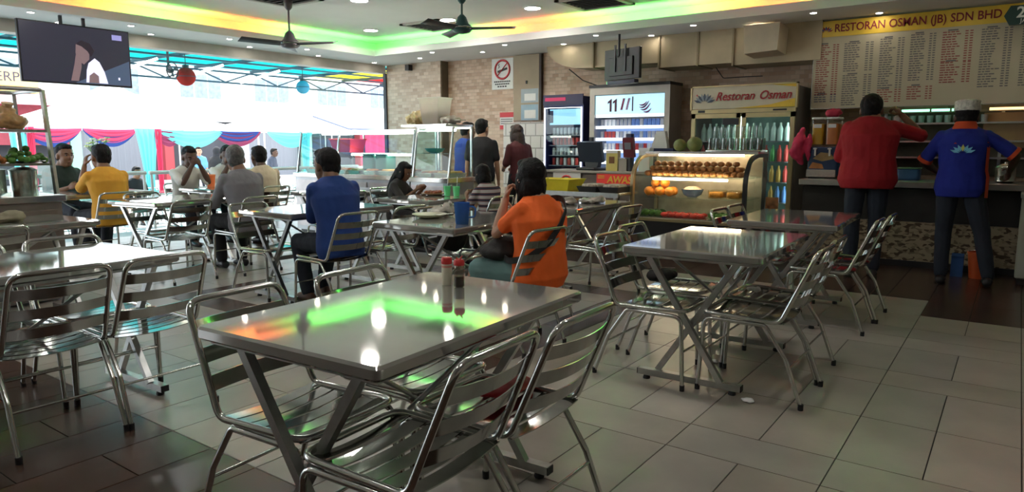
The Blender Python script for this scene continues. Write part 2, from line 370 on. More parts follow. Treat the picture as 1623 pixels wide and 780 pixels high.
# ceiling fans
def fan(x, y, drop, col, label, a0):
    o = empty('ceiling_fan', (x, y, ZC), 0, label, 'fan', 'ceiling fans')
    m = mat('fan_' + col[0], col[1], .4, .3, var=.1)
    part('canopy', MB().lathe([(.05, 0), (.055, -.03), (.045, -.09), (.02, -.12)], 16), m, o, 50)
    part('rod', MB().tube([(0, 0, -.1), (0, 0, -drop)], .012), m, o, 60)
    h = part('motor', MB().lathe([(.02, -drop + .1), (.05, -drop + .07), (.075, -drop), (.11, -drop - .03), (.12, -drop - .07), (.09, -drop - .1), (.03, -drop - .115)], 20), m, o, 50)
    part('collar', MB().lathe([(.122, -drop - .04), (.128, -drop - .05), (.122, -drop - .06)], 20), TUBE, h, 60)
    for k in range(3):
        a = a0 + k * 2 * math.pi / 3; b = MB()
        def fn(u, v): 
            r = .1 + .52 * u; w = (.04 + .018 * u) * (2 * v - 1); t = .02 * (2 * v - 1)
            return (r * math.cos(a) - w * math.sin(a), r * math.sin(a) + w * math.cos(a), -drop - .06 + t)
        b.grid(fn, 6, 2); s = b.mesh('blade', 180); bl = link('blade', s, mat('fan_blade', (.07, .07, .075), .5, var=.2), o)
        sm = bl.modifiers.new('thick', 'SOLIDIFY'); sm.thickness = .006
fan(-7.3, 5.5, .46, ('grey', (.16, .14, .15)), 'dark grey ceiling fan hanging near the open front', .35)
fan(-5.35, 6.42, .34, ('teal', (.05, .12, .12)), 'dark teal ceiling fan cut by the top of the view', 2.6)
# ================================================================ tables and chairs
def make_table():
    L, Wd, H = 1.07, .73, .725
    o = empty('dining_table', (0, 0, 0))
    part('tabletop', MB().rbox((0, 0, H - .02), (Wd, L, .04), .022, seg=4), TOPM, o, 40)
    part('apron', MB().bbox((-Wd / 2 + .03, -L / 2 + .03, H - .055), (Wd / 2 - .03, L / 2 - .03, H - .041)), LEGM, o)
    for sy in (-1, 1):
        y = sy * .455
        for sx in (-1, 1):
            part('leg', MB().bar((sx * .225, y + sx * .018, H - .055), (-sx * .175, y + sx * .018, .055), .029, .029, (0, 1, 0)), LEGM, o)
        fb = part('foot_bar', MB().box((0, y, .04), (.55, .04, .033)), LEGM, o)
        for sx in (-1, 1): part('end_cap', MB().box((sx * .276, y, .04), (.006, .04, .03)), RUBBER, fb)
        for sx in (-1, 1): part('foot', MB().lathe([(.018, 0), (.02, .004), (.016, .023)], 10, (sx * .23, y, 0)), RUBBER, fb)
    part('stretcher', MB().bar((0, -.455, .335), (0, .455, .335), .03), LEGM, o)
    part('brace', MB().tube([(0, -.12, .34), (.2, .3, H - .055)], .009, 8), LEGM, o, 60)
    part('brace', MB().tube([(0, .12, .34), (-.2, -.3, H - .055)], .009, 8), LEGM, o, 60)
    return o
V3 = Vector
def make_chair():
    o = empty('steel_chair', (0, 0, 0)); hw = .195
    loop = [(.25, -hw, .412), (-.135, -hw, .402), (-.285, -hw + .012, .755), (-.285, hw - .012, .755), (-.135, hw, .402), (.25, hw, .412)]
    part('frame', MB().tube(fillet(loop, .055, 5, True), .0113, 8, True), TUBE, o, 80)
    for s in (-1, 1):
        y = s * (hw + .004)
        f = fillet([(.255, y + s * .006, .012), (.235, y, .384), (.02, y, .384)], .05, 5)
        r = fillet([(.02, y, .384), (-.07, y, .384), (-.175, y, .228), (-.255, y + s * .006, .012)], .03, 4)
        for p, e in ((f, f[0]), (r, r[-1])):
            lg = part('leg', MB().tube(p, .0108, 8), TUBE, o, 80)
            part('foot_cap', MB().lathe([(.013, 0), (.0135, .03), (.012, .03)], 8, (e.x, e.y, 0)), RUBBER, lg, 60)
    part('stretcher', MB().tube([(-.19, -hw, .19), (-.19, hw, .19)], .006, 6), TUBE, o, 80)
    part('stretcher', MB().tube([(.245, -hw, .2), (.245, hw, .2)], .006, 6), TUBE, o, 80)
    for z in (.672, .587, .502):
        t = (z - .402) / .353; xb = -.135 - .15 * t; wy = hw - .012 * t; m = MB()
        def fn(u, v, xb=xb, z=z, wy=wy):
            y = (2 * u - 1) * wy; c = (1 - (2 * u - 1) ** 2) * .03
            return (xb - c - (v - .5) * .018, y, z + (v - .5) * .046 - c * .15)
        m.loft([[V3(fn(i / 10, v)) + V3((q * .004, 0, 0)) for v, q in ((0, 0), (1, 0), (1, 1), (0, 1))] for i in range(11)]); part('back_slat', m, SLAT, o, 32)
    for k in range(6):
        x = .212 - .066 * k; m = MB()
        def fn(u, v, x=x, k=k):
            y = (2 * u - 1) * hw; c = (1 - (2 * u - 1) ** 2) * .014
            return (x - (v - .5) * .053, y, .409 - c - .003 * k * .5 + (.008 if k == 0 else 0) * (v - .5))
        m.loft([[V3(fn(i / 8, v)) + V3((0, 0, q * -.004)) for v, q in ((0, 0), (1, 0), (1, 1), (0, 1))] for i in range(9)]); part('seat_slat', m, SLAT, o, 32)
    return o
TABLE = make_table(); CHAIR = make_chair(); first = {'t': True, 'c': True}
def table(x, y, rot, label):
    if first['t']:
        first['t'] = False; o = TABLE; o.location = (x, y, 0); o.rotation_euler = (0, 0, R(rot)); tag(o, 'stainless steel dining table ' + label, 'table', 'steel dining tables'); return o
    return tag(copy_thing(TABLE, (x, y, 0), R(rot), 'stainless steel dining table ' + label), None, 'table', 'steel dining tables')
def chair(x, y, rot, label):       # rot: 0 faces +x, 180 faces -x
    if first['c']:
        first['c'] = False; o = CHAIR; o.location = (x, y, 0); o.rotation_euler = (0, 0, R(rot)); return tag(o, label, 'chair', 'slatted steel chairs')
    return tag(copy_thing(CHAIR, (x, y, 0), R(rot), label), None, 'chair', 'slatted steel chairs')
table(-1.585, 1.62, 3, 'in the foreground carrying two sauce bottles')
table(-1.325, 3.84, 2, 'with empty top at the right, in front of the pastry case')
table(-1.31, 5.44, 2, 'farthest right, near the man in the red shirt')
table(-3.64, 1.24, 2, 'cut by the left edge, brightly reflecting, behind two chairs')
table(-4.82, 3.85, -2, 'that the seated man in blue leans on')
table(-3.24, 3.85, 2, 'with a plate and a blue jug, beside the person in orange')
table(-4.85, 5.4, 0, 'between the girl and the child in stripes')
table(-3.3, 5.47, 2, 'with plastic bags, behind the person in orange')
table(-6.78, 3.72, 8, 'in front of the man in the grey shirt')
table(-5.62, 1.75, 2, 'with a rag at the far left, before the food stall')
table(-8.5, 3.62, 0, 'between the men in yellow and dark green')
table(-8.1, 5.15, 0, 'where two men in white shirts eat')
table(-6.35, 5.5, 0, 'behind the shoulder of the seated man in blue')
CH = [(-1.285, 1.33, 183, 'nearest steel slat chair, back towards us, right side of the foreground table'), (-1.28, 1.76, 181, 'second steel slat chair on the right side of the foreground table'),
 (-1.85, 1.36, 4, 'steel slat chair tucked in at the near left of the foreground table'), (-1.84, 1.85, 2, 'steel slat chair at the far left of the foreground table'),
 (-1.0, 3.58, 180, 'near steel slat chair on the right of the empty table at right'), (-1.02, 4.0, 180, 'second steel slat chair on the right of the empty table at right'),
 (-1.56, 3.50, 0, 'near steel slat chair on the left of the empty table at right'), (-1.66, 3.97, 0, 'far steel slat chair on the left of the empty table at right'),
 (-1.0, 5.19, 180, 'steel slat chair near right side of the table by the red-shirted man'), (-.98, 5.6, 180, 'steel slat chair closest to the red-shirted man'),
 (-1.58, 5.33, 0, 'steel slat chair left of the farthest right table, against the pastry case'),
 (-3.355, 1.18, 179, 'left foreground steel slat chair, partly out of frame'), (-3.35, 1.6, 181, 'left foreground steel slat chair, right one of the pair'),
 (-3.87, 1.6, 0, 'steel slat chair behind the bright left table, right one'), (-3.87, 1.14, 0, 'steel slat chair behind the bright left table, at the frame edge'),
 (-2.52, 3.5, 176, 'steel slat chair the person in orange sits on'), (-2.77, 4.03, 178, 'steel slat chair just behind the person in orange'),
 (-3.52, 4.15, 0, 'steel slat chair with a black bag, beside the plate and blue jug'),
 (-2.82, 5.2, 175, 'steel slat chair with its back to the pastry case, right of the bag-covered table'),
 (-4.195, 3.5, 178, 'steel slat chair under the seated man in blue'), (-4.25, 4.1, 180, 'steel slat chair behind the seated man in blue'),
 (-5.05, 3.51, 0, 'empty steel slat chair between the men in grey and blue'),
 (-6.3, 3.41, 180, 'steel slat chair seen from the back in front of the grey-shirted man'), (-6.2, 4.05, 180, 'steel slat chair under the man in grey'),
 (-7.08, 3.62, 0, 'steel slat chair right beside the yellow-shirted man'),
 (-7.92, 3.52, 180, 'steel slat chair the man in yellow sits on'), (-9.3, 3.62, 0, 'steel slat chair under the man in dark green'),
 (-8.62, 4.85, 0, 'steel slat chair under the bearded man in white'), (-8.62, 5.42, 0, 'steel slat chair under the second man in white'), (-7.55, 5.2, 180, 'steel slat chair under the person in beige'),
 (-5.72, 5.7, 0, 'steel slat chair the girl sits on'), (-4.3, 5.42, 180, 'steel slat chair the child in stripes sits on'), (-6.02, 5.05, 180, 'steel slat chair left of the girl, in front of the glass food counter'),
 (-5.25, 1.55, 180, 'steel slat chair at the far left table, back towards us'), ]
for c in CH: chair(*c)
# ================================================================ people
SKIN = {'brown': mat('skin_brown', (.20, .095, .05), .5, var=.08, vs=14), 'dark': mat('skin_dark', (.085, .040, .024), .5, var=.08, vs=14), 'light': mat('skin_light', (.46, .25, .16), .5, var=.06, vs=14)}
HAIR = mat('black_hair', (.008, .007, .007), .6, var=.3, vs=40, bump=.5, bs=90, spec=.2)
GREYHAIR = mat('grey_hair', (.085, .08, .078), .5, var=.4, vs=50, bump=.5, bs=90)
def cloth(n, c): return mat('cloth_' + n, c, .85, var=.1, vs=5, bump=.25, bs=35)
EYEW = mat('eye_white', (.42, .38, .35), .3, var=.05); LIP = mat('lip', (.25, .09, .07), .5, var=.1)
V = Vector
def ik(a, c, l1, l2, hint):
    a, c = V(a), V(c); d = c - a; L = min(d.length, (l1 + l2) * .995); d.normalize(); c = a + d * L
    x = (l1 * l1 - l2 * l2 + L * L) / (2 * L); h = math.sqrt(max(0, l1 * l1 - x * x))
    n = V(hint) - d * V(hint).dot(d)
    if n.length < 1e-4: n = V((0, 0, -1)) - d * d.z * -1
    n.normalize(); return a + d * x + n * h, c
def chain(mb, pts, rad, n=10):
    for i in range(len(pts) - 1):
        mb.tube([pts[i], pts[i + 1]], [rad[i], rad[i + 1]], n)
    for p, r in zip(pts, rad): mb.ell(p, (r, r, r), n, 6)
def hand(mb, w, d, nrm, s, side, curl):
    d = V(d).normalized(); nrm = V(nrm); nrm = (nrm - d * nrm.dot(d)).normalized(); ac = d.cross(nrm) * side     # ac points to the thumb side
    rot = Matrix((d, ac, nrm)).transposed(); w = V(w)
    mb.ell(w + d * .05 * s, (.055 * s, .042 * s, .02 * s), 10, 6, rot)
    for k, (off, ln) in enumerate(((.030, .072), (.010, .082), (-.010, .076), (-.029, .060))):
        p = w + d * .085 * s + ac * off * s; dd = d.copy(); pts = [w + d * .04 * s + ac * off * .8 * s, p]
        for j, f in enumerate((.45, .32, .23)):
            dd = Matrix.Rotation(-R(curl * (.7 + .3 * j)), 3, ac * side) @ dd if False else (dd * math.cos(R(curl)) + nrm * math.sin(R(curl)) if j == 0 else dd * math.cos(R(curl)) + (nrm * math.cos(R(curl * j)) - d * math.sin(R(curl * j))) * math.sin(R(curl))).normalized()
            p = p + dd * ln * f * s; pts.append(p)
        chain(mb, pts, [.010 * s, .0098 * s, .009 * s, .0085 * s, .0075 * s], 8)
    t0 = w + d * .02 * s + ac * .025 * s; t1 = t0 + (d * .5 + ac * .7 + nrm * .3).normalized() * .042 * s; t2 = t1 + (d * .8 + ac * .25 + nrm * .4).normalized() * .04 * s
    chain(mb, [t0, t1, t2], [.014 * s, .012 * s, .009 * s], 8)
def person(label, loc, heading, shirt, trousers, skin='brown', hip=(0, .5), lean=8., sit=True, sc=.95, wl=None, wr=None, el=(-.6, .5, -.8), er=(-.6, -.5, -.8), al=None, ar=None, kl=(1, .15, .6), kr=(1, -.15, .6),
           hyaw=0., hpitch=0., hair='short', sleeve=.9, legs=1., shoe=BLACK, vox=.009, fat=1., hm=None, tilt=0., curl=28., nl=(0, -1, -.3), nr=(0, 1, -.3), hemd=.10, trunk=True, hs=1.16, hz=-.03):
    o = empty('person', loc, R(heading), label, 'person')
    sk = SKIN[skin]; s = sc; ln = R(lean); u = V((math.sin(ln), 0, math.cos(ln))); f = V((math.cos(ln), 0, -math.sin(ln))); y = V((0, 1, 0))
    if tilt: u = Matrix.Rotation(R(tilt), 3, 'X') @ u; y = Matrix.Rotation(R(tilt), 3, 'X') @ y
    pel = V((hip[0], 0, hip[1]))
    def sp(t): return pel + u * t * s + f * (.02 * math.sin(max(0, t) * 6)) * -s
    def rings(inf, t0, tt):
        prof = [(-.12, .105, .150), (-.04, .128, .172), (.06, .122, .163), (.16, .113, .150), (.26, .118, .158), (.36, .120, .172), (.44, .105, .175), (.49, .080, .135), (.53, .058, .075), (.60, .05, .052)]
        out = []
        for t, a, b in prof:
            if t < t0 - .001 or t > tt: continue
            k = fat if t < .4 else 1 + (fat - 1) * .4
            c = sp(t); out.append([c + f * (a * k + inf) * s * math.cos(2 * math.pi * q / 20) + y * (b * k + inf) * s * math.sin(2 * math.pi * q / 20) for q in range(20)])
        return out
    sh = [sp(.44) + y * .172 * s * sd for sd in (1, -1)]; hp = [pel + V((0, .09 * s * sd, 0)) for sd in (1, -1)]
    neck = sp(.56); hc = sp(.66) + V((.035 * s, 0, .015 * s + hz)) + f * .01
    wl = V(wl) if wl else sh[0] + V((.08, .06, -.54)) * s; wr = V(wr) if wr else sh[1] + V((.08, -.06, -.54)) * s
    eL, wl = ik(sh[0], wl, .29 * s, .26 * s, el); eR, wr = ik(sh[1], wr, .29 * s, .26 * s, er)
    if sit: al = V(al) if al else V((hip[0] + .42 * s, .1, .085)); ar = V(ar) if ar else V((hip[0] + .40 * s, -.1, .085))
    else: al = V(al) if al else V((hip[0] - .02, .10, .085)); ar = V(ar) if ar else V((hip[0] + .02, -.10, .085))
    kL, al = ik(hp[0], al, .44 * s, .42 * s, kl); kR, ar = ik(hp[1], ar, .44 * s, .42 * s, kr)
    Hm = Matrix.Rotation(R(hyaw), 3, 'Z') @ Matrix.Rotation(R(hpitch) + ln * .35, 3, 'Y')
    def H(c): return hc + Hm @ (V(c) * s * hs)
    def hel(mb, c, r, n=14, m=10): mb.ell(H(c), [q * s * hs for q in r], n, m, Hm)
    b = MB(); b.loft(rings(-.006, -.12, .61))
    chain(b, [neck - u * .08 * s, hc + V((-.01, 0, -.06)) * s], [.058 * s, .052 * s])
    hel(b, (-.012, 0, .025), (.095, .076, .09)); hel(b, (.018, 0, -.03), (.072, .062, .085)); hel(b, (.045, 0, -.082), (.036, .036, .03))
    hel(b, (.09, 0, -.016), (.019, .013, .022)); hel(b, (.082, 0, .004), (.012, .009, .03)); hel(b, (.078, 0, -.058), (.014, .023, .011)); hel(b, (.068, 0, .028), (.02, .045, .012))
    for sd in (1, -1): hel(b, (-.006, .077 * sd, -.008), (.02, .011, .032))
    for S_, E_, W_ in ((sh[0], eL, wl), (sh[1], eR, wr)): chain(b, [S_, (S_ + E_) / 2, E_, E_ * .6 + W_ * .4, W_], [.042 * s, .042 * s, .038 * s, .04 * s, .026 * s])
    hand(b, wl, wl - eL, nl, s * 1.0, -1, curl); hand(b, wr, wr - eR, nr, s * 1.0, 1, curl)
    for h_, k_, a_ in ((hp[0], kL, al), (hp[1], kR, ar)):
        chain(b, [h_, (h_ + k_) / 2, k_, k_ * .65 + a_ * .35, a_], [.08 * s, .07 * s, .052 * s, .054 * s, .036 * s])
        chain(b, [a_ + V((-.03, 0, -.04)), a_ + V((.08, 0, -.045)), a_ + V((.15, 0, -.055))], [.036 * s, .036 * s, .026 * s])
    link('body', remesh(b, vox, 4), sk, o)
    # clothes
    c = MB(); c.loft(rings(.012, -.12 if hemd > .05 else -.04, .535)); n1 = max(.2, sleeve)
    for S_, E_, W_ in ((sh[0], eL, wl), (sh[1], eR, wr)):
        if sleeve <= 1: pts = [S_ - u * .008, S_.lerp(E_, sleeve * .5), S_.lerp(E_, sleeve)]; rr = [.058 * s * fat ** .5, .061 * s, .062 * s]
        else: pts = [S_, S_.lerp(E_, .5), E_, E_.lerp(W_, sleeve - 1)]; rr = [.057 * s, .058 * s, .052 * s, .044 * s]
        chain(c, pts, rr)
    if trunk: link('shirt', remesh(c, vox * 1.25, 5, .006, 11, loc[0] * 3), shirt, o)
    t = MB()
    for h_, k_, a_ in ((hp[0], kL, al), (hp[1], kR, ar)):
        if legs >= 1: chain(t, [h_, (h_ + k_) / 2, k_, (k_ + a_) / 2, a_ + V((0, 0, .01))], [.098 * s, .088 * s, .072 * s, .066 * s, .058 * s])
        else: chain(t, [h_, (h_ + k_) / 2, h_.lerp(k_, min(1, legs * 2))], [.1 * s, .094 * s, .086 * s])
    t.ell(pel, (.13 * s * fat, .172 * s * fat, .12 * s), 14, 8)
    link('trousers' if legs >= 1 else 'shorts', remesh(t, vox * 1.25, 4, .005, 12, loc[1] * 3), trousers, o)
    for a_ in (al, ar):
        z0 = a_.z - .085; q = MB()
        q.loft([[(a_.x + x_ + 0 * w_, a_.y + w_ * math.cos(2 * math.pi * k / 12), z0 + max(.0, .5 * h_ + .5 * h_ * math.sin(2 * math.pi * k / 12))) for k in range(12)] for x_, w_, h_ in ((-.085, .02, .05), (-.075, .038, .075), (-.02, .042, .085), (.05, .046, .07), (.11, .048, .055), (.155, .036, .045), (.17, .015, .03))])
        part('shoe', q, shoe, o, 180)
    # face
    for sd in (1, -1):
        e = MB(); e.ell(H((.0785, .029 * sd, .008)), [q * s * hs for q in (.008, .012, .005)], 8, 6, Hm); ey = part('eye', e, EYEW, o, 180)
        e = MB(); e.ell(H((.0845, .028 * sd, .008)), [q * s * hs for q in (.004, .006, .006)], 8, 6, Hm); part('iris', e, BLACK, ey, 180)
        e = MB(); e.ell(H((.083, .03 * sd, .028)), [q * s * hs for q in (.006, .019, .004)], 8, 6, Hm); part('eyebrow', e, HAIR, o, 180)
    e = MB(); e.ell(H((.0885, 0, -.058)), [q * s * hs for q in (.006, .02, .006)], 10, 6, Hm); part('mouth', e, LIP, o, 180)
    # hair
    hm = hm or HAIR; g = MB()
    if hair in ('short', 'long', 'bob', 'cap', 'tail'):
        hel(g, (-.03, 0, .042), (.094, .083, .09)); hel(g, (-.058, 0, -.005), (.056, .071, .075))
        if hair != 'cap': hel(g, (.028, 0, .092), (.05, .058, .032))
        if hair in ('bob', 'long'): 
            hel(g, (-.045, 0, -.04), (.068, .086, .10)); hel(g, (.0, .06, -.03), (.05, .028, .09)); hel(g, (.0, -.06, -.03), (.05, .028, .09))
        if hair == 'long': chain(g, [H((-.06, 0, -.03)), H((-.095, 0, -.16)), H((-.11, 0, -.29)), H((-.10, 0, -.38))], [.08 * s * hs, .078 * s, .065 * s, .035 * s])
        if hair == 'tail': chain(g, [H((-.1, 0, .05)), H((-.15, 0, -.03)), H((-.14, 0, -.16))], [.04 * s, .036 * s, .02 * s])
        link('hair', remesh(g, vox, 3, .004, 40, loc[0]), hm, o)
    if hair == 'cap':
        part('cap', MB().loft([[H((-.02 + r_ * 1.12 * math.cos(2 * math.pi * k / 20), r_ * math.sin(2 * math.pi * k / 20), z_)) for k in range(20)] for r_, z_ in ((.089, .055), (.091, .06), (.088, .13), (.06, .142), (.01, .145))]), mat('white_knit_cap', (.62, .6, .54), .9, var=.3, vs=40, bump=.4, bs=120), o, 50)
    if hair == 'hijab':
        hel(g, (-.02, 0, .02), (.108, .095, .115)); chain(g, [H((-.03, 0, -.06)), H((-.03, 0, -.2))], [.1 * s, .15 * s]); link('headscarf', remesh(g, vox * 1.3, 4), hm, o)
    o['frame'] = 0; del o['frame']
    return o, dict(sh=sh, el=(eL, eR), w=(wl, wr), sp=sp, u=u, f=f, y=y, rings=rings, kn=(kL, kR), an=(al, ar), hc=hc)
JEANS = cloth('dark_jeans', (.016, .022, .034)); NAVY = cloth('navy_trousers', (.012, .014, .022)); BLK = cloth('black', (.012, .012, .014))
# man in blue at the middle table
person('seated man in a blue T-shirt seen from behind, elbows on a steel table', (-4.2, 3.55, 0), 168, cloth('blue', (.012, .045, .20)), JEANS, 'brown', lean=12, sc=.97, hz=-.05, wl=(.42, -.02, .76), wr=(.40, -.12, .76), al=(.34, .12, .085), ar=(.5, -.1, .085), hyaw=12, sleeve=1.05, vox=.007, fat=1.12, nl=(0, -.3, -1), nr=(0, .3, -1), shoe=mat('brown_sandal', (.10, .05, .03), .6), hemd=.1)
# person in orange
po, pk = person('seated person in a bright orange T-shirt with a sling strap, hand at the chin', (-2.39, 3.60, 0), 174, cloth('orange', (.95, .15, .02)), cloth('teal_shorts', (.15, .27, .26)), 'light', hip=(0, .47), lean=3, sc=.89, hs=1.17, wl=(.19, .10, .92), wr=(.34, -.12, .78), el=(.35, .25, -1), er=(-.3, -.5, -1), al=(.40, .22, .085), ar=(.55, -.12, .085), kl=(1, .25, .6), hyaw=-14, hair='bob', sleeve=.62, legs=.46, vox=.006, fat=1.32, nl=(-.6, -.5, .3), nr=(-.6, .5, .3), curl=55)
# left groups
person('seated man in a mustard yellow shirt raising his arm, seen from behind', (-7.9, 3.55, 0), 178, cloth('mustard', (.62, .30, .025)), NAVY, 'brown', lean=10, sc=.98, wl=(.33, .10, 1.03), el=(.2, .2, -1), wr=(.40, -.1, .76), al=(.3, .14, .085), ar=(.5, -.12, .085), sleeve=.95, fat=1.12, hyaw=8)
person('seated man in a dark green polo facing right beside the food stall', (-9.27, 3.62, 0), 10, cloth('dark_green', (.022, .038, .030)), NAVY, 'brown', lean=6, sc=.98, wl=(.36, .12, .76), wr=(.36, -.14, .76), fat=1.12, hyaw=-6, sleeve=.9)
person('seated man with a beard in a white shirt, both hands at his mouth', (-8.66, 4.8, 0), -4, cloth('white', (.66, .64, .58)), NAVY, 'dark', lean=14, sc=.96, wl=(.36, .05, 1.0), wr=(.36, -.05, 1.0), el=(.1, .5, -1), er=(.1, -.5, -1), hyaw=-8, hpitch=10, curl=55, nl=(-1, -.5, 0), nr=(-1, .5, 0))
person('seated man in a white shirt facing us behind the grey-shirted man', (-8.72, 5.42, 0), -16, cloth('white', (.66, .64, .58)), NAVY, 'dark', lean=10, sc=.96, wl=(.34, .1, .78), wr=(.30, -.03, 1.0), er=(.1, -.5, -1), hyaw=-10, hpitch=6, curl=50, nr=(-1, .4, 0))
person('seated grey-haired man in a grey shirt with his back to us', (-6.16, 4.05, 0), 172, cloth('grey_shirt', (.17, .165, .175)), BLK, 'brown', lean=14, sc=.98, wl=(.42, .12, .77), wr=(.42, -.12, .77), hm=GREYHAIR, sleeve=1.5, fat=1.12, hyaw=-20)
person('seated person in a beige shirt with back to us, beyond the grey-shirted man', (-7.5, 5.2, 0), 175, cloth('beige', (.55, .46, .32)), BLK, 'dark', lean=8, sc=.95, wl=(.36, .12, .77), wr=(.36, -.12, .77))
person('girl with long dark hair and dark blouse looking down at the table', (-5.8, 5.74, 0), 18, cloth('dark_print', (.035, .032, .030)), BLK, 'brown', hip=(0, .47), lean=8, sc=.76, wl=(.30, .08, .75), wr=(.30, -.08, .75), hair='long', hpitch=22, hyaw=-8, al=(.3, .07, .12), ar=(.3, -.07, .12))
def stripes():
    m = bpy.data.materials.new('striped_cloth'); m.use_nodes = True; nt = m.node_tree; p = nt.nodes['Principled BSDF']; p.inputs['Roughness'].default_value = .85
    tc = nt.nodes.new('ShaderNodeTexCoord'); w = nt.nodes.new('ShaderNodeTexWave'); w.bands_direction = 'Z'; w.inputs['Scale'].default_value = 5.5; r = nt.nodes.new('ShaderNodeValToRGB')
    e = r.color_ramp.elements; e[0].color = (.45, .42, .4, 1); e[1].color = (.20, .03, .03, 1); e[1].position = .62; e[0].position = .4; x = e.new(.85); x.color = (.03, .03, .05, 1)
    nt.links.new(tc.outputs['Object'], w.inputs['Vector']); nt.links.new(w.outputs['Fac'], r.inputs['Fac']); nt.links.new(r.outputs[0], p.inputs['Base Color']); return m
person('child in a striped red and white shirt seated facing left', (-4.22, 5.48, 0), 168, stripes(), BLK, 'brown', hip=(0, .49), lean=10, sc=.74, wl=(.28, .08, .74), wr=(.28, -.08, .74), hair='bob', hpitch=14, al=(.3, .07, .12), ar=(.3, -.07, .12))
# standing by the food counter
person('standing man in a black T-shirt and light shorts, seen from behind', (-6.02, 7.62, 0), 118, BLK, cloth('khaki', (.42, .36, .27)), 'light', hip=(0, .86), lean=3, sit=False, sc=.95, fat=1.1, hyaw=-22, legs=.48, sleeve=.75)
person('standing man in a blue shirt behind the food counter', (-6.62, 7.95, 0), 70, cloth('royal_blue', (.02, .06, .32)), NAVY, 'brown', hip=(0, .86), lean=3, sit=False, sc=.92, hyaw=-10)
person('standing woman with long hair in a maroon top by the till', (-5.72, 8.1, 0), 160, cloth('maroon', (.075, .012, .016)), BLK, 'light', hip=(0, .83), lean=4, sit=False, sc=.9, hair='long', hm=mat('brown_hair', (.035, .016, .010), .42, var=.3, vs=40, bump=.5, bs=90), hyaw=10, wl=(.24, .12, .92), wr=(.24, -.12, .92))
# customers / staff at the drinks counter
pr, rk = person('standing man in a red polo shirt with his right hand raised to his ear', (-1.15, 7.32, 0), 100, cloth('red', (.33, .008, .014)), JEANS, 'brown', hip=(0, .965), hz=-.085, lean=3, sit=False, sc=1.03, wr=(.12, -.25, 1.53), er=(0, -.7, -1), wl=(.28, .14, 1.10), el=(-.6, .45, -.6), sleeve=.95, fat=1.38, vox=.007, hyaw=-8, curl=60, nr=(.2, 1, .1), hemd=.1)
pb, bk = person('standing staff man in a blue and orange polo and white cap, seen from behind', (-.41, 7.4, 0), 92, cloth('staff_blue', (.010, .022, .26)), JEANS, 'dark', hip=(0, .905), hz=-.065, lean=3, sit=False, sc=.965, wl=(.30, .20, 1.0), wr=(.24, -.36, 1.02), el=(-.5, .8, -.4), er=(-.3, -.8, -.3), al=(0, .09, .085), ar=(-.02, -.27, .085), sleeve=.8, fat=1.14, vox=.007, hair='cap', hyaw=4)
# trims of the staff shirt
ORG = cloth('orange_trim', (.62, .07, .02)); sp, u, f, y = bk['sp'], bk['u'], bk['f'], bk['y']
def ringpts(t, a, b, n=24): return [sp(t) + f * a * math.cos(2 * math.pi * k / n) + y * b * math.sin(2 * math.pi * k / n) for k in range(n)]
part('collar', MB().loft([ringpts(.50, .098, .118), ringpts(.53, .088, .092), ringpts(.57, .075, .078), ringpts(.55, .083, .088)], False), ORG, pb, 60)
for S_, E_ in ((bk['sh'][0], bk['el'][0]), (bk['sh'][1], bk['el'][1])):
    d = (E_ - S_).normalized(); c0 = S_.lerp(E_, .93); part('cuff', MB().tube([c0 - d * .02, c0 + d * .012], [.064, .066], 16), ORG, pb, 60)
def sidefn(uu, vv):
    t = -.12 + .5 * uu; a = -R(62 + 56 * vv); rr = ((.128 if t < .1 else .118) * 1.14 + .024) * .965, ((.172 if t < .1 else .158) * 1.14 + .024) * .965
    return sp(t) + f * rr[0] * math.cos(a) + y * rr[1] * math.sin(a)
part('side_panel', MB().grid(sidefn, 8, 4), ORG, pb, 180)
# lotus emblem on the back of the shirt
LOT = mat('lotus_print', (.20, .55, .75), .7); LOT2 = mat('lotus_yellow', (.6, .6, .15), .7); ex = -((.120 * 1.14) + .022) * .965
for k in range(7):
    a = R(-66 + 22 * k); ln_ = .062; w_ = .012; base = sp(.27) + f * (ex - .016)
    pts = [base + y * (-math.sin(a) * r_ + math.cos(a) * q_) * 1.25 + u * (math.cos(a) * r_ + math.sin(a) * q_) for r_, q_ in ((.02, 0), (.05, w_), (.02 + ln_, 0), (.05, -w_))]
    part('emblem_petal', MB().prism(pts, f * -.006), LOT2 if k == 3 else LOT, pb)
part('emblem_mark', MB().prism([sp(.36) + f * (ex - .018) + y * q for q in (.045, .07)] + [sp(.372) + f * (ex - .018) + y * .06], f * -.006), mat('red_print', (.5, .03, .04), .7), pb)
# white tissue in the red-shirted man's hand
w = rk['w'][1]; q = MB(); q.ell((w.x + .03, w.y + .03, w.z - .045), (.04, .03, .045), 10, 7)
tq = link('tissue', remesh(q, .008, 1, .01, 40), mat('tissue_white', (.8, .78, .76), .9, var=.05), None, (-1.15, 7.32, 0), (0, 0, R(100))); tag(tq, 'crumpled white tissue held by the man in the red shirt', 'tissue')
